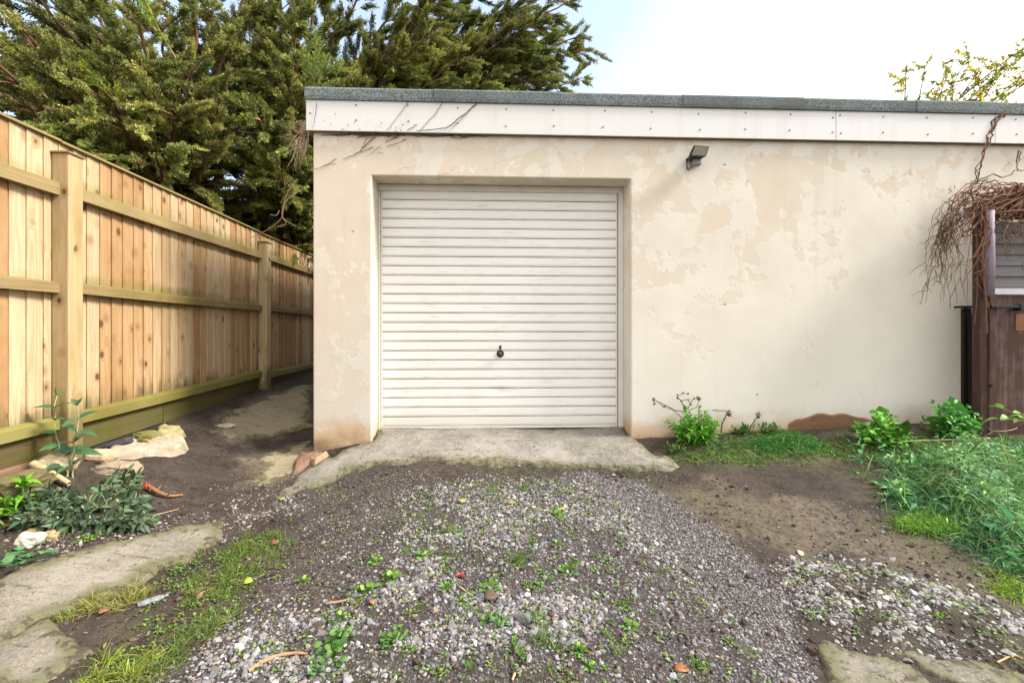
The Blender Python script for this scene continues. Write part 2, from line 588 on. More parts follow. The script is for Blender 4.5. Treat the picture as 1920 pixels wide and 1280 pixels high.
hgt = mth(t, 'ADD', hgt, mth(t, 'MULTIPLY', mth(t, 'MAXIMUM', peb, mth(t, 'MULTIPLY', mr(t, pf.outputs['Distance'], .1, .6, 1, 0), mth(t, 'MAXIMUM', gsel, attr(t, 'fine')))), .8))
bump(t, b, hgt, .7, .012)
M_GROUND = m
g = np_mesh('ground', np.stack([fx, fy, z], 1), quads, m, smooth=True, extra={'gravel': m_grav, 'fine': m_fine, 'sand': m_sand, 'heap': m_heap, 'moss': m_moss})
tag(g, 'dark earth and grit ground of the yard, muddy and mossy in places', 'ground', kind='structure')

# ------------------------------------------------------------------ worn concrete laid on the ground
def conc_mat(name, pale, dark, moss_amt):
    m, t, b = new_mat(name, .88, .25)
    P = coords(t)
    n1, n2, n3 = noise(t, P, 3.0, 6, .6), noise(t, P, 22, 6, .7), noise(t, P, 170, 3, .7)
    c = mixc(t, mr(t, mth(t, 'ADD', mth(t, 'MULTIPLY', n1, .55), mth(t, 'MULTIPLY', n2, .45)), .38, .62), dark, pale)
    stk = noise(t, nd(t, 'ShaderNodeMapping', {'Vector': P, 'Rotation': (0, 0, .5), 'Scale': (5, 26, 5)}).outputs[0], 1.0, 6, .68)
    c = mixc(t, mr(t, stk, .56, .66, 0, .6), c, tuple(x * .42 for x in dark))
    spk = nd(t, 'ShaderNodeTexVoronoi', {'Vector': P, 'Scale': 160})
    ss = nd(t, 'ShaderNodeSeparateColor', {0: spk.outputs['Color']})
    c = mixc(t, mth(t, 'MULTIPLY', mth(t, 'GREATER_THAN', ss.outputs[0], .72), .5), c, mixc(t, ss.outputs[1], tuple(x * .45 for x in dark), tuple(min(.6, x * 1.35) for x in pale)))
    e = attr(t, 'edge')
    mo = mr(t, mth(t, 'ADD', mth(t, 'MULTIPLY', e, .3), mth(t, 'ADD', mth(t, 'MULTIPLY', n1, .6), mth(t, 'MULTIPLY', n2, .3))), .62 - moss_amt, .80 - moss_amt, 0, .8, True)
    c = mixc(t, mo, c, mixc(t, n3, (.07, .075, .03), (.15, .15, .065)))
    drt = mr(t, mth(t, 'ADD', n2, mth(t, 'MULTIPLY', e, .14)), .60, .70, 0, .85, True)
    c = mixc(t, drt, c, (.06, .045, .036))
    t.links.new(c, b.inputs['Base Color'])
    bump(t, b, mth(t, 'ADD', n2, mth(t, 'MULTIPLY', n3, .6)), .55, .006)
    return m


M_CONC = conc_mat('concrete', (.30, .28, .25), (.125, .113, .096), .10)
M_CONC3 = conc_mat('mossy_concrete', (.33, .285, .20), (.19, .165, .105), .13)
M_CONC2 = conc_mat('pale_concrete', (.275, .25, .205), (.135, .12, .097), .07)


def slab(name, poly, mat, thick, label, cat='concrete', soft=.05, nz=.075, step=.012, seed=0, extra_h=None, kind='structure'):
    lo, hi = poly.min(0) - .08, poly.max(0) + .08
    ax, ay = np.arange(lo[0], hi[0], step), np.arange(lo[1], hi[1], step)
    X, Y = np.meshgrid(ax, ay)
    x, y = X.ravel(), Y.ravel()
    s = sdf_poly(x, y, poly) + (fbm(x, y, 9, 4, seed) - .5) * nz * 2
    zz = gz0(x, y) + (fbm(x, y, 2.2, 3, 3) - .5) * .035 + (fbm(x, y, 20, 3, seed + 9) - .5) * .006
    if extra_h is not None:
        zz = zz + extra_h(x, y)
    zz = zz + thick - (thick + .04) * sst(-soft, .02, s)
    n = len(ax)
    i = (np.arange(len(ay) - 1)[:, None] * n + np.arange(n - 1)[None, :]).ravel()
    q = np.stack([i, i + 1, i + n + 1, i + n], 1)
    q = q[(s[q] < .035).any(1)]
    use = np.unique(q)
    mp = np.full(len(x), -1)
    mp[use] = np.arange(len(use))
    V = np.stack([x, y, zz], 1)[use]
    o = np_mesh(name, V, mp[q], mat, smooth=True, extra={'edge': sst(-.16, 0, s)[use]})
    return tag(o, label, cat, kind=kind)


slab('concrete_apron', P_APRON, M_CONC, .022, 'worn concrete apron sloping down in front of the garage door', 'concrete apron', seed=31)
slab('concrete_strip', P_STRIP, M_CONC2, .016, 'long pale concrete strip half buried in mud at the left', 'concrete strip', seed=37, soft=.022, nz=.06)
slab('concrete_strip', P_STRIP2, M_CONC2, .017, 'broken pale concrete piece below the crack in the bottom left corner', 'concrete strip', seed=39, soft=.022, nz=.06)
slab('concrete_path', Z_PATH, M_CONC3, .012, 'mossy beige concrete patch in the passage between fence and garage', 'concrete path', seed=71, nz=.12, soft=.08)
slab('concrete_path', Z_PATH2, M_CONC3, .010, 'smaller mossy concrete patch by the garage corner, left of the red shard', 'concrete path', seed=73, nz=.12, soft=.08)
slab('concrete_patch', P_CORNER, M_CONC2, .012, 'pale concrete patch at the edge of the compacted gravel, bottom right', 'concrete patch', seed=43, soft=.022, nz=.06)
slab('concrete_patch', P_CORNER2, M_CONC2, .014, 'mossy concrete patch below the heap of white stones, bottom right', 'concrete patch', seed=47, soft=.022, nz=.06)

# ------------------------------------------------------------------ garage
DOORY = W + .25
xl = onY(587, 450, W)[0]
xr = 6.4
ol, orr = onY(697, 600, W)[0], onY(1183, 600, W)[0]
zt_open = float(np.mean([onY(697, 328, W)[2], onY(1183, 337, W)[2]]))
zf_b = onY(960, 256, W)[2]         # foot of the fascia
z_fel0 = onY(960, 194, W - .05)[2]
z_fel1 = onY(960, 170, W - .06)[2]
DEPTH = 5.6
garage = empty('garage', (xl, W, .15), 'single garage with flaking cream rendered walls, white ribbed door and flat felt roof', 'garage')

m, t, b = new_mat('cream_render', .85, .2)
P = coords(t)
sp = nd(t, 'ShaderNodeSeparateXYZ', {0: P})
px_, pz_ = sp.outputs[0], sp.outputs[2]
n1 = noise(t, P, 2.6, 9, .60, .35)
n2 = noise(t, P, 5.0, 8, .62, .2)
nf = noise(t, P, 45, 4, .6)
hi_ = mr(t, pz_, 1.0, 2.5, -.075, .020)
pier = mth(t, 'MULTIPLY', mr(t, px_, -1.1, -.8, 1.0, 0.0), mr(t, pz_, 1.0, 2.4, .11, .012))
rightfade = mr(t, px_, 1.3, 3.8, .012, -.03)
pm = mth(t, 'ADD', mth(t, 'ADD', mth(t, 'MULTIPLY', n1, .6), mth(t, 'MULTIPLY', n2, .4)), mth(t, 'ADD', hi_, mth(t, 'ADD', pier, rightfade)))
patch = mr(t, pm, .498, .520)
rim = mth(t, 'MULTIPLY', mr(t, pm, .485, .502), mth(t, 'SUBTRACT', 1.0, patch))
paint = mixc(t, mr(t, noise(t, P, 2.3, 5, .6), .3, .7), (.625, .58, .50), (.70, .66, .585))
paint = mixc(t, mr(t, pz_, .5, 1.5, .45, 0.0), paint, (.615, .60, .57))  # lower wall greyer: cool sky light put into the colour
bare = mixc(t, noise(t, P, 7, 5, .6), (.575, .485, .38), (.64, .55, .44))
worn = mth(t, 'MULTIPLY', mth(t, 'MULTIPLY', patch, .8), mth(t, 'MULTIPLY', mr(t, noise(t, P, 3.1, 5, .65), .3, .6, .55, 1.0), mr(t, pz_, .9, 2.3, .5, 1.0)))
c = mixc(t, worn, paint, bare)
c = mixc(t, mth(t, 'MULTIPLY', rim, .15), c, (.76, .72, .65))
# small chips and cracks near the top
vc = nd(t, 'ShaderNodeTexVoronoi', {'Vector': nd(t, 'ShaderNodeVectorMath', {0: P, 1: nd(t, 'ShaderNodeVectorMath', {0: nd(t, 'ShaderNodeTexNoise', {'Vector': P, 'Scale': 3.0, 'Detail': 5}).outputs['Color'], 1: (.5, .5, .5)}, operation='MULTIPLY').outputs[0]}, operation='ADD').outputs[0], 'Scale': 1.1}, feature='DISTANCE_TO_EDGE')
crack = mth(t, 'MULTIPLY', mr(t, vc.outputs[0], .0, .006, 1, 0), mth(t, 'MULTIPLY', mr(t, pz_, 2.1, 2.7), mr(t, n2, .5, .6)))
c = mixc(t, mth(t, 'MULTIPLY', crack, .6), c, (.16, .12, .09))
chv = nd(t, 'ShaderNodeTexVoronoi', {'Vector': nd(t, 'ShaderNodeVectorMath', {0: P, 1: (3.4, 3.4, 5.0)}, operation='MULTIPLY').outputs[0], 'Scale': 1.0})
chs = nd(t, 'ShaderNodeSeparateColor', {0: chv.outputs['Color']})
chip = mth(t, 'MULTIPLY', mth(t, 'LESS_THAN', mth(t, 'ADD', chv.outputs[0], mth(t, 'MULTIPLY', nf, .1)), .10), mth(t, 'GREATER_THAN', chs.outputs[0], .86))
c = mixc(t, mth(t, 'MULTIPLY', chip, .65), c, (.20, .16, .13))
# earth splashed up from the ground, rusty damp at the foot
low = mth(t, 'ADD', mr(t, pz_, .22, .62, .62, 0.0), mth(t, 'MULTIPLY', mth(t, 'SUBTRACT', n2, .5), .8))
c = mixc(t, mr(t, low, .16, .55, 0, .85, True), c, mixc(t, n2, (.40, .24, .11), (.60, .44, .27)))
low2 = mth(t, 'ADD', mr(t, pz_, .18, .42, .7, 0.0), mth(t, 'MULTIPLY', mth(t, 'SUBTRACT', n2, .5), 1.2))
c = mixc(t, mr(t, low2, .30, .75, 0, .8, True), c, (.19, .13, .08))
drip = noise(t, nd(t, 'ShaderNodeVectorMath', {0: P, 1: (9, 9, .7)}, operation='MULTIPLY').outputs[0], 1.0, 4, .6)
c = mixc(t, mth(t, 'MULTIPLY', mr(t, drip, .58, .75), .16), c, (.42, .34, .25))
t.links.new(c, b.inputs['Base Color'])
hb = mth(t, 'ADD', mth(t, 'MULTIPLY', patch, -.9), mth(t, 'ADD', mth(t, 'MULTIPLY', nf, .35), mth(t, 'MULTIPLY', n2, .9)))
hb = mth(t, 'SUBTRACT', hb, mth(t, 'ADD', mth(t, 'MULTIPLY', crack, .5), chip))
bump(t, b, hb, .22, .005)
M_WALL = m

zb, zt = -.3, z_fel0 - .02
Yb, Yo = W + DEPTH, DOORY + .06
wv = [(xl, W, zb), (ol, W, zb), (orr, W, zb), (xr, W, zb), (xl, W, zt_open), (ol, W, zt_open), (orr, W, zt_open), (xr, W, zt_open),
      (xl, W, zt), (ol, W, zt), (orr, W, zt), (xr, W, zt), (ol, Yo, zb), (orr, Yo, zb), (ol, Yo, zt_open), (orr, Yo, zt_open),
      (xl, Yb, zb), (xr, Yb, zb), (xl, Yb, zt), (xr, Yb, zt), (xl, Yb, zt_open), (xr, Yb, zt_open)]
wf = [(0, 1, 5, 4), (2, 3, 7, 6), (4, 5, 9, 8), (5, 6, 10, 9), (6, 7, 11, 10), (1, 12, 14, 5), (13, 2, 6, 15), (5, 14, 15, 6),
      (16, 0, 4, 20), (20, 4, 8, 18), (3, 17, 21, 7), (7, 21, 19, 11), (17, 16, 20, 21), (21, 20, 18, 19)]
mb = MB()
mb.add(wv, wf)
wall = mb.build('wall', M_WALL, garage, bevel=.012, seg=3)

# exposed brick footing at the wall's foot on the right
m, t, b = new_mat('old_brick', .9, .2)
P = coords(t)
bt = nd(t, 'ShaderNodeTexBrick', {'Vector': nd(t, 'ShaderNodeMapping', {'Vector': P, 'Rotation': (math.radians(90), 0, 0)}).outputs[0], 'Color1': (.20, .095, .055, 1), 'Color2': (.15, .075, .045, 1), 'Mortar': (.22, .15, .10, 1), 'Scale': 4.4, 'Mortar Size': .012})
n2 = noise(t, P, 30, 5, .6)
t.links.new(mixc(t, n2, bt.outputs[0], (.20, .12, .07)), b.inputs['Base Color'])
bump(t, b, n2, .6, .008)
mb = MB()
a0, a1 = onY(1478, 800, W)[0], onY(1640, 800, W)[0]
xs = np.linspace(a0, a1, 60)
tops = .375 + .085 * np.clip(np.sin((xs - a0) / (a1 - a0) * math.pi), 0, 1) ** .6 + (fbm(xs, xs * 0, 9, 3, 8) - .5) * .04
nx_ = len(xs)
vs = [(x, W - .022 + .010 * fbm(np.array([x]), np.array([0.]), 14, 3, 4)[0], .1) for x in xs] + [(x, W - .018 + .010 * fbm(np.array([x]), np.array([.1]), 14, 3, 4)[0], t_) for x, t_ in zip(xs, tops)] + [(x, W + .002, t_ + .012) for x, t_ in zip(xs, tops)]
mb.add(vs, [(i, i + 1, i + 1 + nx_, i + nx_) for i in range(nx_ - 1)] + [(i + nx_, i + 1 + nx_, i + 1 + 2 * nx_, i + 2 * nx_) for i in range(nx_ - 1)])
mb.build('brick_footing', m, garage)

# door frame
M_FRAME = simple_mat('frame_paint', (.66, .64, .60), .5, .12, 9, bmp=.1)
M_DARK = simple_mat('gap_shade', (.03, .028, .026), .8, .2, 20)
dl, dr = onY(715.5, 600, DOORY)[0], onY(1156, 600, DOORY)[0]
zd0, zd1 = onY(935, 801, DOORY)[2], onY(935, 357.5, DOORY)[2]
frame = MB()
frame.box((ol + .001, DOORY - .035, zb), (dl - .006, DOORY + .05, zt_open - .055))
frame.box((dr + .010, DOORY - .035, zb), (orr - .001, DOORY + .05, zt_open - .055))
frame.box((ol + .001, DOORY - .035, zt_open - .055), (orr - .001, DOORY + .05, zt_open - .002))
frame.box((ol + .004, DOORY - .010, zt_open - .070), (orr - .004, DOORY + .05, zt_open - .057))
frame.build('door_frame', M_FRAME, garage, bevel=.004)
gap = MB()
gap.box((dl - .03, DOORY + .03, zb), (dr + .03, DOORY + .046, zt_open - .058))  # dark sheet behind the door, standing in for the shade in its gaps
gap.build('gap_shade_sheet', M_DARK, garage)

# ribbed up-and-over door: one sheet of horizontal ribs with a small dent
NR, NXD = 25, 70
margin = .014
pitch = (zd1 - zd0 - .03) / NR
prof = []                                       # (z, y, dirt)
prof.append((zd0, -.004, .5)); prof.append((zd0 + .004, -.012, .3)); prof.append((zd0 + .012, -.012, .3)); prof.append((zd0 + .016, 0.002, 1))
for k in range(NR):
    z0 = zd0 + .018 + k * pitch
    prof += [(z0, .000, 1.0), (z0 + .0025, .000, 1.0), (z0 + .0045, -.0100, .35), (z0 + .0125, -.0112, .05), (z0 + .0132, -.0092, .85), (z0 + .0142, -.0092, .85), (z0 + .0150, -.0120, .1), (z0 + pitch * .5, -.012, 0), (z0 + pitch - .008, -.0119, .05), (z0 + pitch - .0035, -.0105, .4), (z0 + pitch - .0016, .000, 1.0)]
prof += [(zd1 - .008, .004, 1), (zd1 - .006, -.008, .2), (zd1, -.008, .1)]
prof = np.array(prof)
dx = np.linspace(dl, dr, NXD)
PX, PZ = np.meshgrid(dx, prof[:, 0])
PY = np.repeat(prof[:, 1:2], NXD, 1) + (fbm(PX, PZ, 1.6, 3, 77) - .5) * .008
dcx, dcz = onY(938, 733, DOORY)[0], onY(938, 733, DOORY)[2]
PY += .016 * np.exp(-(((PX - dcx) / .085) ** 2 + ((PZ - dcz) / .028) ** 2))
V = np.stack([PX, DOORY + PY, PZ], -1).reshape(-1, 3)
i = (np.arange(len(prof) - 1)[:, None] * NXD + np.arange(NXD - 1)[None, :]).ravel()
q = np.stack([i, i + 1, i + NXD + 1, i + NXD], 1)
m, t, b = new_mat('white_door', .42, .4)
P = coords(t)
dirt = attr(t, 'dirt')
n1 = noise(t, nd(t, 'ShaderNodeVectorMath', {0: P, 1: (3, 3, 30)}, operation='MULTIPLY').outputs[0], 1, 5, .65)
n2 = noise(t, P, 2.2, 4, .55)
sz = nd(t, 'ShaderNodeSeparateXYZ', {0: P}).outputs[2]
c = mixc(t, n2, (.76, .755, .735), (.81, .81, .80))
c = mixc(t, mth(t, 'MULTIPLY', dirt, mr(t, n1, .36, .60, .45, 1.0)), c, (.36, .295, .21))
stn = noise(t, nd(t, 'ShaderNodeVectorMath', {0: P, 1: (2.2, 2.2, 14)}, operation='MULTIPLY').outputs[0], 2, 6, .7)
c = mixc(t, mr(t, stn, .56, .70, 0, .42), c, (.50, .43, .31))
c = mixc(t, mr(t, mth(t, 'ADD', sz, mth(t, 'MULTIPLY', n2, -.25)), .22, .40, .35, 0), c, (.45, .43, .33))
t.links.new(c, b.inputs['Base Color'])
bump(t, b, n1, .05, .004)
door = np_mesh('door', V, q, m, garage, extra={'dirt': np.repeat(prof[:, 2], NXD)})
edge = MB()
for s0, s1 in ((dl - .003, dl + .010), (dr - .010, dr + .003)):
    edge.box((s0, DOORY - .019, zd0), (s1, DOORY + .012, zd1))
edge.box((dl + .011, DOORY - .021, zd0 - .002), (dr - .011, DOORY - .001, zd0 + .018))
edge.build('edge_trim', simple_mat('door_trim', (.66, .63, .56), .45, .15, 8, bmp=.05), door, bevel=.002)
hp = onY(938, 663, DOORY - .02)
M_BLACK = simple_mat('black_plastic', (.018, .017, .018), .4, .3, 30, spec=.5)
hd = MB()
hd.tube([(hp[0], DOORY - .004, hp[2]), (hp[0], DOORY - .020, hp[2])], [.036, .033], 20)
hd.tube([(hp[0], DOORY - .019, hp[2]), (hp[0], DOORY - .042, hp[2])], [.014, .013], 12)
hd.tube([(hp[0] - .012, DOORY - .046, hp[2] + .022), (hp[0] - .002, DOORY - .050, hp[2]), (hp[0] + .010, DOORY - .046, hp[2] - .024)], [.009, .012, .009], 10)
hd.box((hp[0] - .008, DOORY - .017, hp[2] + .035), (hp[0] + .008, DOORY - .006, hp[2] + .062))
hd.tube([(hp[0], DOORY - .006, hp[2] + .064), (hp[0], DOORY - .02, hp[2] + .064)], [.013, .011], 12)
hd.build('handle', M_BLACK, door, smooth=False, bevel=.002)
lk = MB()
lk.tube([(hp[0] + .004, DOORY - .050, hp[2] + .002), (hp[0] + .004, DOORY - .060, hp[2] + .002)], [.006, .006], 10)
lk.build('lock_cylinder', simple_mat('steel', (.45, .45, .45), .3, .1, 30, metal=1.0), door)

# fascia: three white boards with paired screws, dark felt trim above in overlapping lengths, flat roof
m, t, b = new_mat('white_fascia', .4, .4)
P = coords(t)
n1 = noise(t, nd(t, 'ShaderNodeVectorMath', {0: P, 1: (7, 7, .8)}, operation='MULTIPLY').outputs[0], 1, 5, .6)
c = mixc(t, mr(t, n1, .52, .75, 0, .5), (.66, .655, .645), (.53, .50, .44))
c = mixc(t, mr(t, noise(t, P, 30, 5, .7), .62, .72, 0, .25), c, (.40, .36, .28))
t.links.new(c, b.inputs['Base Color'])
M_FASC = m
M_SCREW = simple_mat('screw_head', (.16, .145, .13), .5, .3, 60)
M_SOFF = simple_mat('soffit_timber', (.20, .155, .105), .85, .35, 18)
FY = W - .050
fjx = [onY(574.5, 220, FY)[0], onY(1567.5, 220, FY)[0], onY(1866, 220, FY)[0], xr + .05]
scr = [(582, 195), (668, 211), (765, 212), (858, 216), (951, 219), (1040, 221), (1134, 222), (1222, 225), (1311, 227), (1398, 227), (1482, 229), (1560, 233), (1576, 233), (1656, 234), (1738, 236), (1824, 234), (1905, 238)]
for k in range(3):
    fb = MB()
    fb.box((fjx[k] + .002, FY, zf_b), (fjx[k + 1] - .003, FY + .016, z_fel0 + .01))
    fo = fb.build('fascia_board', M_FASC, garage, bevel=.0015)
    for (sx, sy) in scr:
        p = onY(sx, sy, FY)
        if fjx[k] < p[0] < fjx[k + 1]:
            for dz in (.066, -.072):
                jx, jz = R.normal(0, .006), R.normal(0, .006)
                sc = MB()
                sc.tube([(p[0] + jx, FY + .002, p[2] + dz + jz), (p[0] + jx, FY - .004, p[2] + dz + jz)], [.0085, .0065], 8)
                sc.build('screw', M_SCREW, fo)
sf = MB()
sf.box((fjx[0] + .004, FY + .018, zf_b + .004), (xr, W - .0015, zf_b + .03))
sf.box((fjx[0] + .004, FY + .018, zf_b + .032), (fjx[0] + .02, W + DEPTH, z_fel0))
sf.build('soffit_batten', M_SOFF, garage)
sb = MB()
sb.box((fjx[0] - .003, FY + .001, zf_b), (fjx[0] + .0015, W + DEPTH + .05, z_fel0 + .01))
sb.build('side_fascia', M_FASC, garage)

m, t, b = new_mat('mineral_felt', .95, .15)
P = coords(t)
n3 = noise(t, P, 110, 2, .6)
n1 = noise(t, P, 3, 4, .6)
bid = attr(t, 'bid')
c = mixc(t, mr(t, n3, .35, .65), (.055, .070, .073), (.25, .285, .285))
c = mixc(t, mr(t, mth(t, 'ADD', n1, mth(t, 'MULTIPLY', bid, .25)), .45, .8, 0, .5), c, (.07, .075, .07))
t.links.new(c, b.inputs['Base Color'])
bump(t, b, n3, .6, .004)
M_FELT = m
fj = [onY(x, 180, FY - .012)[0] for x in (571, 813, 1050, 1280, 1507, 1718, 1868)] + [xr + .06]
ft = MB()
for k in range(len(fj) - 1):
    ft.bid = float(R.random())
    dy = .003 * (k % 2)
    y0, y1 = FY - .016 - dy, W + .10
    x0, x1 = fj[k] + .0012, fj[k + 1] - .0012
    h = z_fel1 + .003 * (k % 2)
    pr = [(y0, z_fel0 - .006), (y0 - .003, z_fel0 + .02), (y0 - .002, h - .022), (y0 + .006, h - .006), (y0 + .022, h), (y1, h - .002), (y1, z_fel0 + .03), (FY + .022, z_fel0 + .013), (FY - .004, z_fel0 - .006)]
    n = len(pr)
    vs = [(x0, a, c_) for a, c_ in pr] + [(x1, a, c_) for a, c_ in pr]
    ft.add(vs, [(i, i + n, (i + 1) % n + n, (i + 1) % n) for i in range(n)] + [tuple(range(n)), tuple(range(2 * n - 1, n - 1, -1))])
ft.build('felt_trim', M_FELT, garage)
rf = MB()
rf.box((xl - .02, W + .102, z_fel0 - .02), (xr + .04, W + DEPTH + .05, z_fel1 - .03))
rf.build('roof', M_FELT, garage)

# floodlight with a movement sensor, on the wall
fp = onY(1310, 290, W)
fl = empty('floodlight', (fp[0], W, fp[2]), 'black floodlight with motion sensor fixed high on the cream wall', 'floodlight')
q1, q2, q3, q4 = onY(1301, 272, W - .17), onY(1331, 274, W - .17), onY(1324, 294, W - .13), onY(1293, 293, W - .13)
M_LAMP = simple_mat('black_metal', (.022, .022, .024), .45, .3, 40, spec=.5)
hs = MB()
back = np.array([-.012, .075, -.012])
ctr = (q1 + q2 + q3 + q4) / 4
bq = [ctr + (q - ctr) * .72 + back for q in (q1, q2, q3, q4)]
hs.hexa([tuple(q4), tuple(q3), tuple(bq[2]), tuple(bq[3]), tuple(q1), tuple(q2), tuple(bq[1]), tuple(bq[0])])
hs.build('housing', M_LAMP, fl, bevel=.006)
nrm = np.cross(q2 - q1, q4 - q1)
nrm /= np.linalg.norm(nrm)
if nrm[1] > 0:
    nrm = -nrm
gl = MB()
gq = [ctr + (q - ctr) * .82 + nrm * .002 for q in (q1, q2, q3, q4)]
gq2 = [p + nrm * .004 for p in gq]
gl.hexa([tuple(gq[3]), tuple(gq[2]), tuple(gq[1]), tuple(gq[0]), tuple(gq2[3]), tuple(gq2[2]), tuple(gq2[1]), tuple(gq2[0])])
m, t, b = new_mat('lamp_glass', .12, .6)
b.inputs['Base Color'].default_value = (.34, .32, .25, 1)
gl.build('lamp_glass', m, fl)
sn = MB()
s1 = onY(1304, 300, W - .05)
sn.box((s1[0] - .028, W - .085, s1[2] - .052), (s1[0] + .040, W - .022, s1[2] + .0))
sn.build('sensor_body', simple_mat('grey_plastic', (.20, .20, .21), .45, .2, 40), fl, bevel=.008)
sn = MB()
sn.box((s1[0] - .034, W - .092, s1[2] + .002), (s1[0] + .046, W - .002, s1[2] + .020))
sn.box((s1[0] - .02, W - .02, s1[2] - .03), (s1[0] + .03, W - .002, s1[2] + .001))
sn.tube([(s1[0] - .025, W - .03, s1[2] + .018), (s1[0] - .03, W - .07, s1[2] + .045), tuple(ctr + np.array([-.04, .05, -.035]))], .006, 6)
sn.tube([(s1[0] + .03, W - .03, s1[2] + .018), (s1[0] + .045, W - .08, s1[2] + .035), tuple(ctr + np.array([.045, .04, -.04]))], .006, 6)
sn.tube([(s1[0] + .005, W - .045, s1[2] + .018), tuple(ctr + np.array([0, .06, -.02]))], .012, 8)
sn.build('bracket', M_LAMP, fl, bevel=.003)
cb = MB()
cb.tube([(s1[0] - .052, W - .012, s1[2] + .018), (s1[0] - .062, W - .015, s1[2] - .03), (s1[0] - .055, W - .018, s1[2] - .068), (s1[0] - .042, W - .018, s1[2] - .072), (s1[0] - .026, W - .02, s1[2] - .05), (s1[0] - .01, W - .03, s1[2] - .03)], .0048, 7)
cb.tube([(s1[0] - .052, W - .001, s1[2] + .018), (s1[0] - .052, W - .025, s1[2] + .018)], .013, 10)
cb.build('cable', M_BLACK, fl, smooth=True)

# ------------------------------------------------------------------ timber fence on the left
FX = -2.80
pts = {}
fence = empty('timber_fence', (FX, 2.9, .4), 'tall close boarded softwood fence with square posts and mossy rails', 'fence')
pale, tan = (.50, .40, .26), (.35, .215, .10)
ZG = [(.85, .60, .22), (2.30, 2.44, .16), (1.64, 1.53, .20), (1.47, 1.36, -.20), (2.28, 2.17, .16), (2.08, 2.0, -.16)]
M_BOARD = wood_mat('fence_boards', 'z', pale, tan, .20, (.185, .175, .055), ZG)
M_POST = wood_mat('fence_post_wood', 'z', (.47, .385, .235), (.37, .265, .135), .36, (.23, .22, .065), [(.95, .40, .28)])
M_RAIL = wood_mat('fence_rails', 'y', (.31, .235, .115), (.20, .145, .065), .44, (.155, .15, .035), None, knots=False)
M_RAIL2 = wood_mat('mossy_rail_wood', 'y', (.29, .24, .11), (.19, .15, .06), .74, (.165, .165, .035), None, knots=False)
M_GBOARD = wood_mat('gravel_board_wood', 'y', (.13, .095, .045), (.075, .055, .025), .60, (.075, .08, .014), None, knots=False)
py1 = onX(128.5, 600, FX + .115)[1]
py2 = onX(500.5, 600, FX + .115)[1]
bay = py2 - py1
posts = [py1 - bay, py1, py2, py2 + bay, py2 + 2 * bay, py2 + 3 * bay]
ptop = [2.33, 2.325, 2.25, 2.24, 2.24, 2.24]
for k, y in enumerate(posts):
    p = MB()
    p.bid = .137 + .29 * k
    g0 = float(gz(FX + .06, y + .05)[0])
    p.box((FX + .012, y, g0 - .3), (FX + .115, y + .105, ptop[k]))
    po = p.build('post', M_POST, fence, bevel=.006)
    cap = MB()
    cap.bid = .51 + .17 * k
    x0, x1, y0, y1, zc = FX + .004, FX + .124, y - .009, y + .114, ptop[k]
    xm, ym = (x0 + x1) / 2, (y0 + y1) / 2
    vs = [(x0, y0, zc + .001), (x1, y0, zc + .001), (x1, y1, zc + .001), (x0, y1, zc + .001), (x0, y0, zc + .012), (x1, y0, zc + .012), (x1, y1, zc + .012), (x0, y1, zc + .012), (xm, ym, zc + .03)]
    cap.add(vs, [(3, 2, 1, 0), (0, 1, 5, 4), (1, 2, 6, 5), (2, 3, 7, 6), (3, 0, 4, 7), (4, 5, 8), (5, 6, 8), (6, 7, 8), (7, 4, 8)])
    cap.build('post_cap', M_RAIL, po)


def lerp(a, b, t):
    return a + (b - a) * t


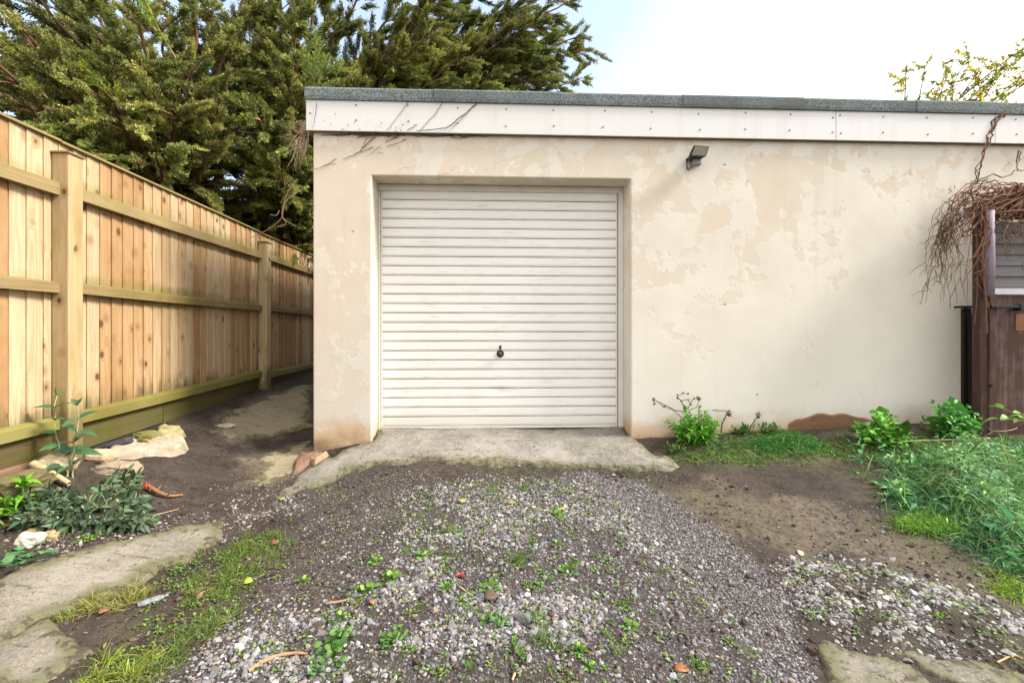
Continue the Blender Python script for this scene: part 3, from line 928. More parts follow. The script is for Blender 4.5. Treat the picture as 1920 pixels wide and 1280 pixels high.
for k in range(len(posts) - 1):
    ya, yb = posts[k] + .105, posts[k + 1]
    top_a, top_b = [(2.43, 2.415), (2.41, 2.375), (2.365, 2.36), (2.36, 2.36), (2.36, 2.36)][k]
    br_a, br_b = [(.60, .655), (.66, .735), (.70, .74), (.74, .76), (.76, .8)][k]      # top of the lowest rail
    bd = MB()
    n = int(round(bay / .1035))
    for i in range(n):
        u0, u1 = i / n, (i + 1) / n
        y0, y1 = lerp(posts[k] + .05, posts[k + 1] + .05, u0), lerp(posts[k] + .05, posts[k + 1] + .05, u1)
        bd.bid = float(R.random())
        zt0 = lerp(top_a, top_b, u0) - .004
        zb0 = lerp(br_a, br_b, u0) - .06
        a, c_ = R.normal(0, .0015), R.normal(0, .0015)
        # feather edge: thick edge proud of the thin edge of its neighbour
        bd.hexa([(FX + .012 + a, y0 + .0015, zb0), (FX + .002 + c_, y1 + .006, zb0), (FX - .012, y1 + .006, zb0), (FX - .006, y0 + .0015, zb0),
                 (FX + .012 + a, y0 + .0015, zt0), (FX + .002 + c_, y1 + .006, zt0), (FX - .012, y1 + .006, zt0), (FX - .006, y0 + .0015, zt0)])
    bd.build('board_panel', M_BOARD, fence)
    cp = MB()
    cp.bid = float(R.random())
    x0, x1 = FX - .022, FX + .030
    cp.hexa([(x0, posts[k] + .052, top_a), (x1, posts[k] + .052, top_a), (x1, posts[k + 1] + .05, top_b), (x0, posts[k + 1] + .05, top_b),
             (x0, posts[k] + .052, top_a + .022), (x1, posts[k] + .052, top_a + .016), (x1, posts[k + 1] + .05, top_b + .016), (x0, posts[k + 1] + .05, top_b + .022)])
    cp.build('capping_rail', M_RAIL, fence, bevel=.003)
    for (za, zb_, h) in ((2.165, 2.155, .095), (1.522, 1.515, .075), (br_a, br_b, .078)):
        rl = MB()
        rl.bid = float(R.random())
        for j in range(6):
            u0, u1 = j / 6, (j + 1) / 6
            y0, y1 = lerp(ya - .004, yb + .004, u0), lerp(ya - .004, yb + .004, u1)
            z0, z1 = lerp(za, zb_, u0), lerp(za, zb_, u1)
            s0, s1 = .006 * math.sin(u0 * 3.1), .006 * math.sin(u1 * 3.1)
            pr0 = [(FX + .013, z0), (FX + .062, z0 - .016 - s0), (FX + .062, z0 - h - s0), (FX + .013, z0 - h)]
            pr1 = [(FX + .013, z1), (FX + .062, z1 - .016 - s1), (FX + .062, z1 - h - s1), (FX + .013, z1 - h)]
            rl.add([(x, y0, zz) for x, zz in pr0] + [(x, y1, zz) for x, zz in pr1], [(0, 1, 5, 4), (1, 2, 6, 5), (2, 3, 7, 6), (3, 0, 4, 7)] + ([(3, 2, 1, 0)] if j == 0 else []) + ([(4, 5, 6, 7)] if j == 5 else []))
        rl.build('rail', M_RAIL2 if h == .078 else M_RAIL, fence)
    gb = MB()
    half = (ya + yb) / 2 - .35
    for (s0, s1) in ((ya, half - .004), (half + .004, yb)):
        gb.bid = float(R.random())
        u0, u1 = (s0 - ya) / (yb - ya), (s1 - ya) / (yb - ya)
        za, zb_ = lerp(br_a, br_b, u0) - .082, lerp(br_a, br_b, u1) - .082
        gb.hexa([(FX + .018, s0, za - .19), (FX + .018, s1, zb_ - .18), (FX - .006, s1, zb_ - .18), (FX - .006, s0, za - .19),
                 (FX + .018, s0, za), (FX + .018, s1, zb_), (FX - .006, s1, zb_), (FX - .006, s0, za)])
    gb.build('gravel_board', M_GBOARD, fence, bevel=.004)

# ------------------------------------------------------------------ foliage kit
def unit(v):
    return v / (np.linalg.norm(v, axis=-1, keepdims=True) + 1e-9)


LEAF = np.array([.25, .8, 1.0, .8, .42, .03])
ROUND = np.array([.35, .95, 1.05, 1.0, .7, .1])
BLADE = np.array([1.0, .9, .72, .45, .03])


def leaf_batch(base, dirs, nrm, L, Wd, droop, col, prof, fold=.25, wave=0.0, tipcol=None):
    """rows of three vertices (edge, midrib, edge) along a drooping blade; returns V, quads, colours"""
    base, dirs, nrm = np.asarray(base, float), unit(np.asarray(dirs, float)), np.asarray(nrm, float)
    n = len(base)
    L, Wd, droop = (np.broadcast_to(np.asarray(a, float), (n,)) for a in (L, Wd, droop))
    side = unit(np.cross(dirs, nrm))
    nn = np.cross(side, dirs)
    K = len(prof)
    rows = []
    for k in range(K):
        u = k / (K - 1)
        c = base + dirs * (L * u)[:, None]
        c = c + np.array([0, 0, -1.0]) * (droop * L * u * u)[:, None]
        w = (Wd * .5 * prof[k])[:, None]
        up = nn * w * fold
        wv = 0
        if wave:
            wv = nn * (R.normal(0, 1, n) * wave * Wd)[:, None]
        rows += [c - side * w + up + wv, c, c + side * w + up - wv]
    V = np.stack(rows, 1).reshape(-1, 3)
    q = []
    for k in range(K - 1):
        a = 3 * k
        q += [[a, a + 1, a + 4, a + 3], [a + 1, a + 2, a + 5, a + 4]]
    q = (np.arange(n)[:, None, None] * (3 * K) + np.array(q)[None]).reshape(-1, 4)
    col = np.broadcast_to(np.asarray(col, float), (n, 3))
    C = np.repeat(col[:, None, :], 3 * K, 1)
    C = C.copy()
    C[:, 1::3] *= 1.12
    if tipcol is not None:
        u = np.repeat(np.linspace(0, 1, K), 3)[None, :, None] ** 2
        C = C * (1 - u) + np.asarray(tipcol)[None, None, :] * u
    return V, q, C.reshape(-1, 3)


class Bag:
    """gathers batches of faces with per-vertex tint"""
    def __init__(s):
        s.V, s.Q, s.C, s.n = [], [], [], 0

    def put(s, V, q, C):
        s.V.append(V)
        s.Q.append(q + s.n)
        s.C.append(C)
        s.n += len(V)

    def tubes(s, lines, radii, col, n=4):
        for pts, r in zip(lines, radii):
            pts = np.asarray(pts, float)
            m = len(pts)
            d = unit(np.gradient(pts, axis=0))
            a = unit(np.cross(d, np.array([.31, .2, .93])))
            b = np.cross(d, a)
            rr = np.broadcast_to(np.asarray(r, float), (m,))
            th = np.arange(n) * 2 * np.pi / n
            V = pts[:, None] + (a[:, None] * np.cos(th)[None, :, None] + b[:, None] * np.sin(th)[None, :, None]) * rr[:, None, None]
            i = (np.arange(m - 1)[:, None] * n + np.arange(n)[None]).ravel()
            j = (np.arange(m - 1)[:, None] * n + (np.arange(n)[None] + 1) % n).ravel()
            q = np.stack([i, j, j + n, i + n], 1)
            c = np.asarray(col if np.ndim(col) == 1 else col[R.integers(len(col))], float) * R.uniform(.8, 1.2)
            s.put(V.reshape(-1, 3), q, np.broadcast_to(c, (m * n, 3)))

    def build(s, name, mat, parent=None, smooth=True):
        F_ = []
        for k in (3, 4):
            g_ = [q for q in s.Q if q.shape[1] == k]
            if g_:
                F_.append(np.concatenate(g_))
        return np_mesh(name, np.concatenate(s.V), F_, mat, parent, np.concatenate(s.C), smooth)


def rnd_dirs(n, el0, el1, az=None, spread=math.pi):
    a = R.uniform(-spread, spread, n) + (0 if az is None else az)
    e = np.radians(R.uniform(el0, el1, n))
    return np.stack([np.cos(a) * np.cos(e), np.sin(a) * np.cos(e), np.sin(e)], 1)


def vary(col, n, v=.2, hue=.12):
    c = np.asarray(col, float)[None] * np.exp(R.normal(0, v, (n, 1))) * np.exp(R.normal(0, hue, (n, 3)) * np.array([1, .4, 1]))
    return np.clip(c, 0.002, .8)


M_LEAF = leaf_mat('leaves', .28)
M_GRASS = leaf_mat('grass_blades', .25, .6)
M_CONIFER = leaf_mat('cypress_sprays', .34, .6)
M_TWIG = tint_mat('twigs', .9)
M_STONE = tint_mat('stone', .85, .35, 55)
M_ROCK = None

# ------------------------------------------------------------------ loose gravel
_p = (1 + 5 ** .5) / 2
ICO = unit(np.array([(-1, _p, 0), (1, _p, 0), (-1, -_p, 0), (1, -_p, 0), (0, -1, _p), (0, 1, _p), (0, -1, -_p), (0, 1, -_p), (_p, 0, -1), (_p, 0, 1), (-_p, 0, -1), (-_p, 0, 1)], float))
ICF = np.array([(0, 11, 5), (0, 5, 1), (0, 1, 7), (0, 7, 10), (0, 10, 11), (1, 5, 9), (5, 11, 4), (11, 10, 2), (10, 7, 6), (7, 1, 8), (3, 9, 4), (3, 4, 2), (3, 2, 6), (3, 6, 8), (3, 8, 9), (4, 9, 5), (2, 4, 11), (6, 2, 10), (8, 6, 7), (9, 8, 1)])


def stones(pos, rad, cols, flat=.62, jit=.22, sink=.25):
    n = len(pos)
    S = ICO[None] * (1 + R.normal(0, jit, (n, 12, 1)))
    sc = np.stack([R.uniform(.8, 1.35, n), R.uniform(.65, 1.0, n), R.uniform(flat * .7, flat * 1.3, n)], 1)
    S = S * sc[:, None]
    a, tl = R.uniform(0, 2 * np.pi, n), R.normal(0, .35, n)
    ca, sa, ct, s_ = np.cos(a), np.sin(a), np.cos(tl), np.sin(tl)
    x, y, zz = S[..., 0], S[..., 1], S[..., 2]
    x, zz = x * ct[:, None] - zz * s_[:, None], x * s_[:, None] + zz * ct[:, None]
    x, y = x * ca[:, None] - y * sa[:, None], x * sa[:, None] + y * ca[:, None]
    V = np.stack([x, y, zz], -1) * rad[:, None, None]
    V = V + pos[:, None, :]
    V[..., 2] += (rad * flat * (1 - sink * 2))[:, None]
    f = (np.arange(n)[:, None, None] * 12 + ICF[None]).reshape(-1, 3)
    return V.reshape(-1, 3), f, np.repeat(cols, 12, 0)


PALETTE = np.array([.70, .69, .705]) * np.array([(.30, .30, .31), (.22, .225, .235), (.38, .375, .37), (.46, .455, .44), (.17, .17, .18), (.34, .29, .23), (.28, .235, .19), (.40, .34, .27), (.56, .55, .53), (.13, .12, .12), (.30, .20, .15)])
PW = np.array([.20, .18, .16, .10, .11, .07, .06, .04, .035, .035, .01])


def scatter(poly, n, dens=None, edge=.05):
    lo, hi = poly.min(0) - .1, poly.max(0) + .1
    out = []
    got = 0
    while got < n:
        x = R.uniform(lo[0], hi[0], n * 2)
        y = R.uniform(lo[1], hi[1], n * 2)
        k = sdf_poly(x, y, poly) + R.normal(0, edge, len(x)) < 0
        if dens is not None:
            k &= R.random(len(x)) < dens(x, y)
        out.append(np.stack([x, y], 1)[k])
        got += k.sum()
    return np.concatenate(out)[:n]


def gdens(x, y):
    return np.clip(.13 + 1.2 * sst(.42, .60, fbm(x, y, 3.2, 4, 61)), 0, 1) * (.30 + .70 * sst(3.3, 1.9, y))


def put_stones(bag, xy, rad, cols, **kw):
    p = np.stack([xy[:, 0], xy[:, 1], gz(xy[:, 0], xy[:, 1])], 1)
    bag.put(*stones(p, rad, cols, **kw))


gb = Bag()
xy = scatter(Z_GRAVEL, 13500, gdens, .10)
k = R.choice(len(PALETTE), len(xy), p=PW)
put_stones(gb, xy, np.clip(R.lognormal(math.log(.0062), .42, len(xy)), .003, .019), PALETTE[k] * R.uniform(.65, 1.2, (len(xy), 1)), sink=.42)
xy = scatter(Z_FINE, 7000, None, .02)
k = R.choice(len(PALETTE), len(xy), p=PW)
put_stones(gb, xy, np.clip(R.lognormal(math.log(.0042), .35, len(xy)), .002, .010), PALETTE[k] * np.array([.98, .96, .97]) * R.uniform(.65, 1.1, (len(xy), 1)), sink=.42)
xy = scatter(Z_TRACK, 3600, lambda x, y: .2 + sst(.42, .6, fbm(x, y, 2.5, 4, 63)), .1)
k = R.choice(len(PALETTE), len(xy), p=PW)
put_stones(gb, xy, np.clip(R.lognormal(math.log(.0035), .45, len(xy)), .002, .011), PALETTE[k] * np.array([1, .95, .9]) * R.uniform(.4, .95, (len(xy), 1)), sink=.4)
wide = gpoly([(-40, 1000), (480, 880), (1250, 880), (1960, 1020), (1960, 1300), (-40, 1300)])
bankp = gpoly([(60, 985), (290, 985), (420, 965), (470, 905), (560, 905), (560, 960), (430, 1000), (230, 1010), (60, 1060)])
xy = scatter(bankp, 1500, lambda x, y: .2 + sst(.45, .6, fbm(x, y, 3, 4, 69)), .05)
k = R.choice(len(PALETTE), len(xy), p=PW)
put_stones(gb, xy, np.clip(R.lognormal(math.log(.0042), .5, len(xy)), .002, .014), PALETTE[k] * np.array([1.05, .98, .9]) * R.uniform(.5, 1.25, (len(xy), 1)), sink=.4)
xy = scatter(wide, 8500, lambda x, y: .15 + sst(.5, .65, fbm(x, y, 1.9, 4, 67)), .1)
k = R.choice(len(PALETTE), len(xy), p=PW)
put_stones(gb, xy, np.clip(R.lognormal(math.log(.0034), .5, len(xy)), .0015, .014), PALETTE[k] * R.uniform(.35, 1.0, (len(xy), 1)))
tag(gb.build('gravel', M_STONE, smooth=False), 'loose grey and tan gravel spread over the drive', 'gravel', kind='stuff')

hb = Bag()
xy = scatter(Z_HEAP, 4300, lambda x, y: .12 + 1.1 * sst(.44, .62, fbm(x, y, 7, 4, 71)), .05)
wc = np.array([(.36, .37, .385), (.25, .255, .265), (.22, .21, .20), (.12, .105, .095), (.36, .33, .29)])
put_stones(hb, xy, np.clip(R.lognormal(math.log(.0060), .55, len(xy)), .0025, .022), wc[R.choice(5, len(xy), p=[.12, .19, .25, .30, .14])] * R.uniform(.8, 1.1, (len(xy), 1)), flat=.5, sink=.6)
tag(hb.build('rubble', M_STONE, smooth=False), 'white and grey broken stones bedded in dark soil at the bottom right', 'rubble', kind='stuff')

xy = scatter(wide, 6500, lambda x, y: .25 + sst(.4, .6, fbm(x, y, 2.2, 4, 87)), .1)
cb_ = Bag()
put_stones(cb_, xy, np.clip(R.lognormal(math.log(.0042), .55, len(xy)), .002, .016), np.array([(.042, .031, .025), (.070, .051, .039), (.105, .078, .057)])[R.integers(3, size=len(xy))], flat=.7, sink=.35)
tag(cb_.build('earth_crumbs', M_STONE, smooth=False), 'crumbs of dark earth lying over the yard', 'soil', kind='stuff')
lb = Bag()
xy = np.concatenate([scatter(wide, 1100, lambda x, y: .1 + sst(.5, .62, fbm(x, y, 2.4, 4, 83)), .1), scatter(P_APRON, 110, None, .02), scatter(gpoly([(0, 1000), (300, 960), (500, 1000), (300, 1290), (0, 1290)]), 260, None, .05)])
n = len(xy)
lb.put(*leaf_batch(np.stack([xy[:, 0], xy[:, 1], gz(xy[:, 0], xy[:, 1]) + .008], 1), rnd_dirs(n, -5, 25), np.tile([[0, 0, 1.]], (n, 1)) + R.normal(0, .4, (n, 3)), R.uniform(.008, .030, n), R.uniform(.002, .011, n), .2, np.array([(.16, .10, .06), (.10, .065, .04), (.26, .18, .10), (.07, .05, .035)])[R.integers(4, size=n)], LEAF, .5))
tag(lb.build('leaf_litter', M_LEAF), 'crumbs of brown leaf and straw scattered over the yard', 'leaf litter', kind='stuff')
ab = Bag()
xy = scatter(P_APRON, 420, lambda x, y: sst(.48, .6, fbm(x, y, 4, 4, 85)), .01)
k = R.choice(len(PALETTE), len(xy), p=PW)
zz = gz0(xy[:, 0], xy[:, 1]) + (fbm(xy[:, 0], xy[:, 1], 2.2, 3, 3) - .5) * .035 + .020
ab.put(*stones(np.stack([xy[:, 0], xy[:, 1], zz], 1), np.clip(R.lognormal(math.log(.0038), .4, len(xy)), .002, .01), PALETTE[k] * R.uniform(.4, 1.0, (len(xy), 1)), sink=.35))
tag(ab.build('grit', M_STONE, smooth=False), 'dark grit and crumbs lying on the concrete apron', 'grit', kind='stuff')

# ------------------------------------------------------------------ rocks and slabs of stone on the left bank
from mathutils import noise as mn


def rock(name, ctr, size, rot, col, label, cat='rock', seed=0, rough=.25, col2=None, sub=3, flat_top=None, group=None):
    import bmesh
    bm = bmesh.new()
    bmesh.ops.create_icosphere(bm, subdivisions=sub, radius=1.0)
    Mr = Matrix.Rotation(rot[2], 3, 'Z') @ Matrix.Rotation(rot[1], 3, 'Y') @ Matrix.Rotation(rot[0], 3, 'X')
    cs = []
    for v in bm.verts:
        p = v.co.copy()
        q = Vector(tuple(math.copysign(abs(c) ** .72, c) for c in p))
        o = Vector((seed * 3.7, seed * 1.3, seed * 7.1))
        d = mn.fractal(p * 1.3 + o, 1.0, 2.0, 4) * rough + mn.cell(p * 2.2 + o) * rough * .25
        q = q * (1 + d)
        if flat_top is not None:
            q.z = min(q.z, flat_top + .08 * mn.noise(p * 3 + o))
        q = Vector((q.x * size[0], q.y * size[1], q.z * size[2]))
        v.co = Mr @ q + Vector(ctr)
        f = .5 + .5 * mn.fractal(p * 2.1 + o * 2, 1.0, 2.0, 3)
        cs.append(np.asarray(col) * (1 - f) + np.asarray(col2 or [c * .6 for c in col]) * f)
    me = bpy.data.meshes.new(name)
    bm.to_mesh(me)
    bm.free()
    C4 = np.ones((len(me.vertices), 4), np.float32)
    C4[:, :3] = cs
    a = me.attributes.new('tint', 'FLOAT_COLOR', 'POINT')
    a.data.foreach_set('color', C4.ravel())
    o = link_mesh(name, me, M_STONE)
    return tag(o, label, cat, group)


def on_ground(px, py, dz=0.0):
    p = hit(px, py)
    p[2] += dz
    return p


def scale_at(p):          # metres covered by one photograph pixel at a point
    return (p[0] * ST + p[1] * CT) / F


def px_rock(name, x0, y0, x1, y1, depth, rotz, col, label, seed, tilt=0.0, cat='rock', col2=None, rough=.22, flat_top=None, hscale=1.0):
    p = on_ground((x0 + x1) / 2, y1 - (y1 - y0) * .18)
    s = scale_at(p)
    wd, ht = (x1 - x0) * s / 2, (y1 - y0) * s / 2 * hscale
    return rock(name, (p[0], p[1] + depth * .5, p[2] + ht * .45), (wd, depth, ht), (0, tilt, rotz), col, label, cat, seed, rough, col2, 3, flat_top)


px_rock('rock', 66, 845, 122, 893, .07, .3, (.50, .43, .31), 'large pale rock leaning against the foot of the nearest fence post', 1, -.5, col2=(.30, .23, .14), rough=.3)
px_rock('rock', 156, 842, 204, 870, .07, .1, (.46, .36, .25), 'rounded tan rock beside the right face of the nearest fence post', 2, .1, col2=(.34, .25, .16))
px_rock('rock', 168, 868, 250, 895, .09, -.1, (.36, .29, .21), 'brown rock half hidden behind the grey green shrub', 3, 0, col2=(.25, .20, .14))
def slab_mat(name, a_, b_):
    m, t, b = new_mat(name, .85, .25)
    P = coords(t)
    n1, n2 = noise(t, P, 9, 7, .65, .3), noise(t, P, 60, 5, .65)
    c = mixc(t, mr(t, n1, .38, .62), b_, a_)
    c = mixc(t, mr(t, n2, .55, .68, 0, .5), c, tuple(x * .5 for x in b_))
    t.links.new(c, b.inputs['Base Color'])
    bump(t, b, mth(t, 'ADD', n1, mth(t, 'MULTIPLY', n2, .4)), .6, .012)
    return m


lumpy = lambda x, y: (fbm(x, y, 11, 4, 51) - .5) * .05
slab('stone_slab', gpoly([(196, 852), (216, 842), (240, 831), (262, 835), (300, 829), (334, 824), (347, 829), (354, 842), (348, 850), (318, 858), (290, 854), (250, 860), (206, 862)]), slab_mat('pale_slab', (.43, .37, .29), (.25, .20, .14)), .055, 'long flat pale stone slab lying beside the fence path', 'stone slab', .03, .012, .008, 51, lumpy, None)
px_rock('rock', 246, 806, 292, 828, .06, 0, (.20, .20, .07), 'mossy dark green rock lying under the gravel board of the fence', 5, 0, col2=(.12, .11, .05))
slab('stone_slab', gpoly([(290, 812), (304, 803), (318, 806), (342, 808), (350, 818), (340, 826), (312, 824), (292, 822)]), slab_mat('mossy_slab', (.36, .32, .18), (.20, .18, .07)), .06, 'mossy beige stone slab lying behind the long pale slab', 'stone slab', .03, .012, .008, 53, lumpy, None)
px_rock('rock', 396, 793, 436, 801, .05, 0, (.62, .57, .44), 'small flat cream stone in the middle of the side path', 7, 0, col2=(.5, .45, .33), flat_top=.4)
px_rock('rock', 28, 1000, 66, 1026, .04, .2, (.55, .52, .46), 'grey white stone beside the round leaved weed', 8, .2, col2=(.40, .37, .31), rough=.3)
px_rock('rock', 80, 994, 104, 1014, .025, .6, (.40, .31, .17), 'small ochre stone beside the bent grey root', 9, 0, col2=(.28, .21, .11), rough=.3)
px_rock('rock', 50, 990, 73, 1002, .02, .6, (.37, .30, .18), 'small brown stone under the bent grey root', 10, 0, col2=(.28, .21, .11))
px_rock('rock', 968, 1150, 998, 1172, .016, -.5, (.20, .20, .20), 'dark grey pebble, largest stone in the gravel, beside a grass tuft', 12, -.3, 'pebble', (.14, .14, .14), .12)
px_rock('slate', 150, 816, 232, 846, .10, .15, (.065, .055, .075), 'dark purple slate lying against the fence behind the pale slab', 13, -.18, 'slate', (.05, .045, .06), .12, .2, .6)
px_rock('earth_clod', -30, 888, 60, 935, .12, .1, (.15, .11, .065), 'mossy earth clod behind the bright green plant', 14, 0, 'earth', (.10, .10, .03), .3)

# terracotta edging tile under the fence
tl = MB()
p = onX(26, 884, FX + .03)
tl.box((FX + .0, p[1] - .22, p[2] - .06), (FX + .045, p[1] + .10, p[2] + .03))
o = tl.build('edging_tile', simple_mat('terracotta', (.22, .12, .075), .85, .25, 25), bevel=.006)
tag(o, 'brown terracotta edging tile under the nearest gravel board', 'edging tile')

# broken red stone slabs by the garage corner
def shard(name, pts, th, mat, label, cat, lift=0.0):
    P = np.array([on_ground(*q) for q in pts])
    n = len(P)
    c = P.mean(0)
    zc = max(gz(P[:, 0], P[:, 1]).mean(), 0) + lift
    Z = .5 * P[:, 2] + .5 * zc
    top = [(x, y, z_ + th) for (x, y), z_ in zip(P[:, :2], Z)]
    bot = [(c[0] + (x - c[0]) * 1.03, c[1] + (y - c[1]) * 1.03, z_ - .05) for (x, y), z_ in zip(P[:, :2], Z)]
    m_ = MB()
    m_.add(bot + top, [tuple(range(n, 2 * n))] + [(i, (i + 1) % n, (i + 1) % n + n, i + n) for i in range(n)])
    o = m_.build(name, mat, bevel=.006)
    if o.data.polygons[0].normal.z < 0:
        o.data.flip_normals()
    return tag(o, label, cat)


M_RED = simple_mat('red_stone', (.195, .115, .08), .9, .3, 12, bmp=.4)
slab('stone_shard', gpoly([(545, 890), (552, 864), (566, 844), (590, 838), (600, 850), (586, 868), (562, 886)]), M_RED, .03, 'broken red brown stone shard at the foot of the garage corner', 'stone shard', .03, .01, .007, 61, lumpy, None)
slab('stone_shard', gpoly([(578, 868), (600, 852), (618, 854), (608, 862), (590, 873)]), simple_mat('tan_stone', (.30, .21, .14), .9, .3, 12, bmp=.4), .04, 'small tan stone shard wedged between garage corner and concrete apron', 'stone shard', .02, .01, .007, 63, lumpy, None)
slab('flat_stone', gpoly([(1212, 858), (1240, 854), (1262, 860), (1274, 874), (1262, 884), (1222, 881)]), slab_mat('flat_stone', (.25, .23, .20), (.13, .12, .10)), .010, 'pale flat stone at the right end of the concrete apron', 'stone', .03, .012, .008, 57, lumpy, None)

# a cushion of yellow moss on the pale slab
bg_ = Bag()
p = on_ground(266, 845)
n = 700
d = rnd_dirs(n, 5, 90)
bs = p + np.array([0, .03, .075]) + d * np.array([.035, .03, .02])
bg_.put(*leaf_batch(bs, d + R.normal(0, .4, d.shape), R.normal(0, 1, d.shape), R.uniform(.006, .014, n), .005, 0, vary((.30, .27, .03), n, .25), BLADE[[0, 2, 4]]))
tag(bg_.build('moss_cushion', M_LEAF), 'yellow green moss cushion on top of the long pale slab', 'moss')

# ------------------------------------------------------------------ sticks, roots and bits on the ground
def stick(name, pts, r, col, label, cat='stick', lift=None, n=7, knobs=0.12, sub=4, twigs=()):
    P = []
    for q in pts:
        p = on_ground(q[0], q[1])
        p[2] += (q[2] if len(q) > 2 else 0) + (r if lift is None else lift)
        P.append(p)
    P = np.array(P)
    u = np.linspace(0, len(P) - 1, (len(P) - 1) * sub + 1)
    PP = np.stack([np.interp(u, np.arange(len(P)), P[:, i]) for i in range(3)], 1)
    if len(P) > 2:
        for _ in range(2):
            PP[1:-1] = (PP[:-2] + 2 * PP[1:-1] + PP[2:]) / 4
    rr = r * np.linspace(1, .55, len(PP)) * (1 + R.normal(0, knobs, len(PP)))
    b_ = Bag()
    b_.tubes([PP], [rr], col, n)
    for (i, v, l) in twigs:
        a = PP[int(i * (len(PP) - 1))]
        b_.tubes([np.array([a, a + np.array(v) * l * .5 + R.normal(0, .004, 3), a + np.array(v) * l])], [np.array([r * .5, r * .4, r * .2])], col, 5)
    return tag(b_.build(name, M_TWIG), label, cat)


stick('timber_pole', [(62, 885, .02), (92, 898, .015), (130, 916, .0)], .024, (.42, .34, .20), 'pale rounded pole lying on the bank behind the shrub', 'pole', lift=.03, n=9, knobs=.04)
stick('root', [(28, 988, .01), (60, 980, .022), (82, 984, .026), (98, 1000, .01), (112, 1010, 0)], .011, (.25, .18, .125), 'bent grey brown root between the shrub and the round leaved weed', 'root', twigs=((.25, (-.8, .2, .2), .06),))
stick('dead_root', [(276, 918, .015), (296, 930, .012), (318, 936, .006), (342, 931, .0)], .013, (.29, .15, .075), 'orange brown dead root beside the red berries', 'root', twigs=((.3, (.3, .6, .5), .05), (.6, (.5, -.3, .3), .04)))
stick('twig', [(283, 968), (308, 962), (335, 955)], .004, (.34, .24, .14), 'thin pale twig beside the shrub, pointing at the garage', 'twig')
stick('stick', [(466, 1262), (492, 1243), (520, 1232), (555, 1227), (577, 1229)], .008, (.33, .20, .11), 'curved brown stick on the gravel at the bottom edge', 'stick')
stick('stick', [(612, 1134), (636, 1131), (656, 1126)], .0075, (.30, .19, .12), 'short straight brown stick among weeds left of the gravel', 'stick')
stick('twig', [(862, 1101), (884, 1117), (908, 1133), (930, 1141)], .0035, (.34, .28, .21), 'thin bent grey twig in the middle of the gravel', 'twig')
stick('stick', [(960, 1278), (966, 1262), (972, 1256)], .005, (.35, .24, .15), 'stubby tan stick at the bottom edge of the gravel', 'stick')
stick('twig', [(1870, 1243), (1900, 1228), (1918, 1236)], .004, (.45, .27, .13), 'orange twig on the white rubble near the right edge', 'twig', twigs=((.5, (-.4, -.5, .1), .06),))
stick('bramble_runner', [(1620, 838, .04), (1660, 846, .06), (1720, 844, .07), (1780, 842, .07), (1826, 838, .05)], .005, (.36, .33, .20), 'long pale bramble runner lying over the grass below the wall', 'runner', twigs=((.4, (.3, .1, .4), .14), (.7, (.5, 0, .35), .16)))
stick('bramble_runner', [(1836, 812, .02), (1870, 822, .05), (1905, 818, .05), (1930, 800, .08)], .005, (.32, .25, .17), 'grey bramble runner at the foot of the old wooden gate', 'runner', twigs=((.3, (-.5, -.1, .3), .12),))


def fallen_leaf(px, py, L, wd, col, az, label, curl=.3, tilt=10, prof=LEAF):
    p = on_ground(px, py, .012)
    e = math.radians(tilt)
    d = np.array([[math.cos(az) * math.cos(e), math.sin(az) * math.cos(e), math.sin(e)]])
    V, q, C = leaf_batch(p[None], d, np.array([[.1, -.25, 1.0]]), L, wd, curl, vary(col, 1, .05), prof, .35)
    o = np_mesh('fallen_leaf', V, q, M_LEAF, None, C, True)
    sm = o.modifiers.new('thickness', 'SOLIDIFY')
    sm.thickness = .0012
    return tag(o, label, 'leaf')


for a in ((868, 945, .05, .045, (.30, .33, .09), 1.9, 'pale yellow green heart shaped leaf on the upper gravel', .2, 20, ROUND),
          (952, 946, .055, .035, (.36, .27, .09), .2, 'dull ochre leaf on the upper gravel between two grass tufts', .2, 8),
          (1058, 958, .045, .03, (.50, .33, .12), 2.8, 'tan curled leaf on the right side of the upper gravel', .4, 15),
          (908, 1126, .07, .05, (.16, .11, .065), .3, 'dark brown dead leaf under the bent grey twig', .2, 12),
          (700, 1136, .035, .025, (.42, .19, .06), 2.2, 'small orange leaf beside the short brown stick', .3, 20),
          (456, 1096, .042, .038, (.38, .40, .07), .2, 'round bright yellow leaf on the left strip of grass', .15, 12, ROUND),
          (510, 1024, .04, .035, (.26, .12, .075), .9, 'red brown leaf at the top end of the grass strip', .3, 25, ROUND),
          (433, 1038, .035, .022, (.23, .10, .06), .1, 'dark red leaf in the grass beside the pale concrete', .2, 10),
          (186, 1155, .05, .035, (.30, .18, .11), 1.2, 'brown star shaped leaf below the clump of yellow grass', .4, 20),
          (524, 940, .035, .03, (.36, .42, .10), .6, 'small lime leaf at the left tip of the apron', .2, 15, ROUND),
          (370, 1128, .045, .022, (.33, .20, .11), 1.5, 'pale brown leaf standing in the grass strip', .2, 35),
          (1265, 1262, .075, .035, (.25, .135, .07), .2, 'crumpled brown leaf in the gravel at the bottom right', .5, 15),
          (1147, 893, .035, .018, (.55, .47, .30), .1, 'straw coloured leaf at the edge of the apron', .2, 8),
          (1009, 844, .03, .016, (.45, .20, .06), .2, 'tiny orange leaf lying on the concrete apron', .2, 10),
          (5, 992, .06, .035, (.36, .17, .07), .5, 'rusty leaf under the bright green plant', .3, 25)):
    fallen_leaf(*a)

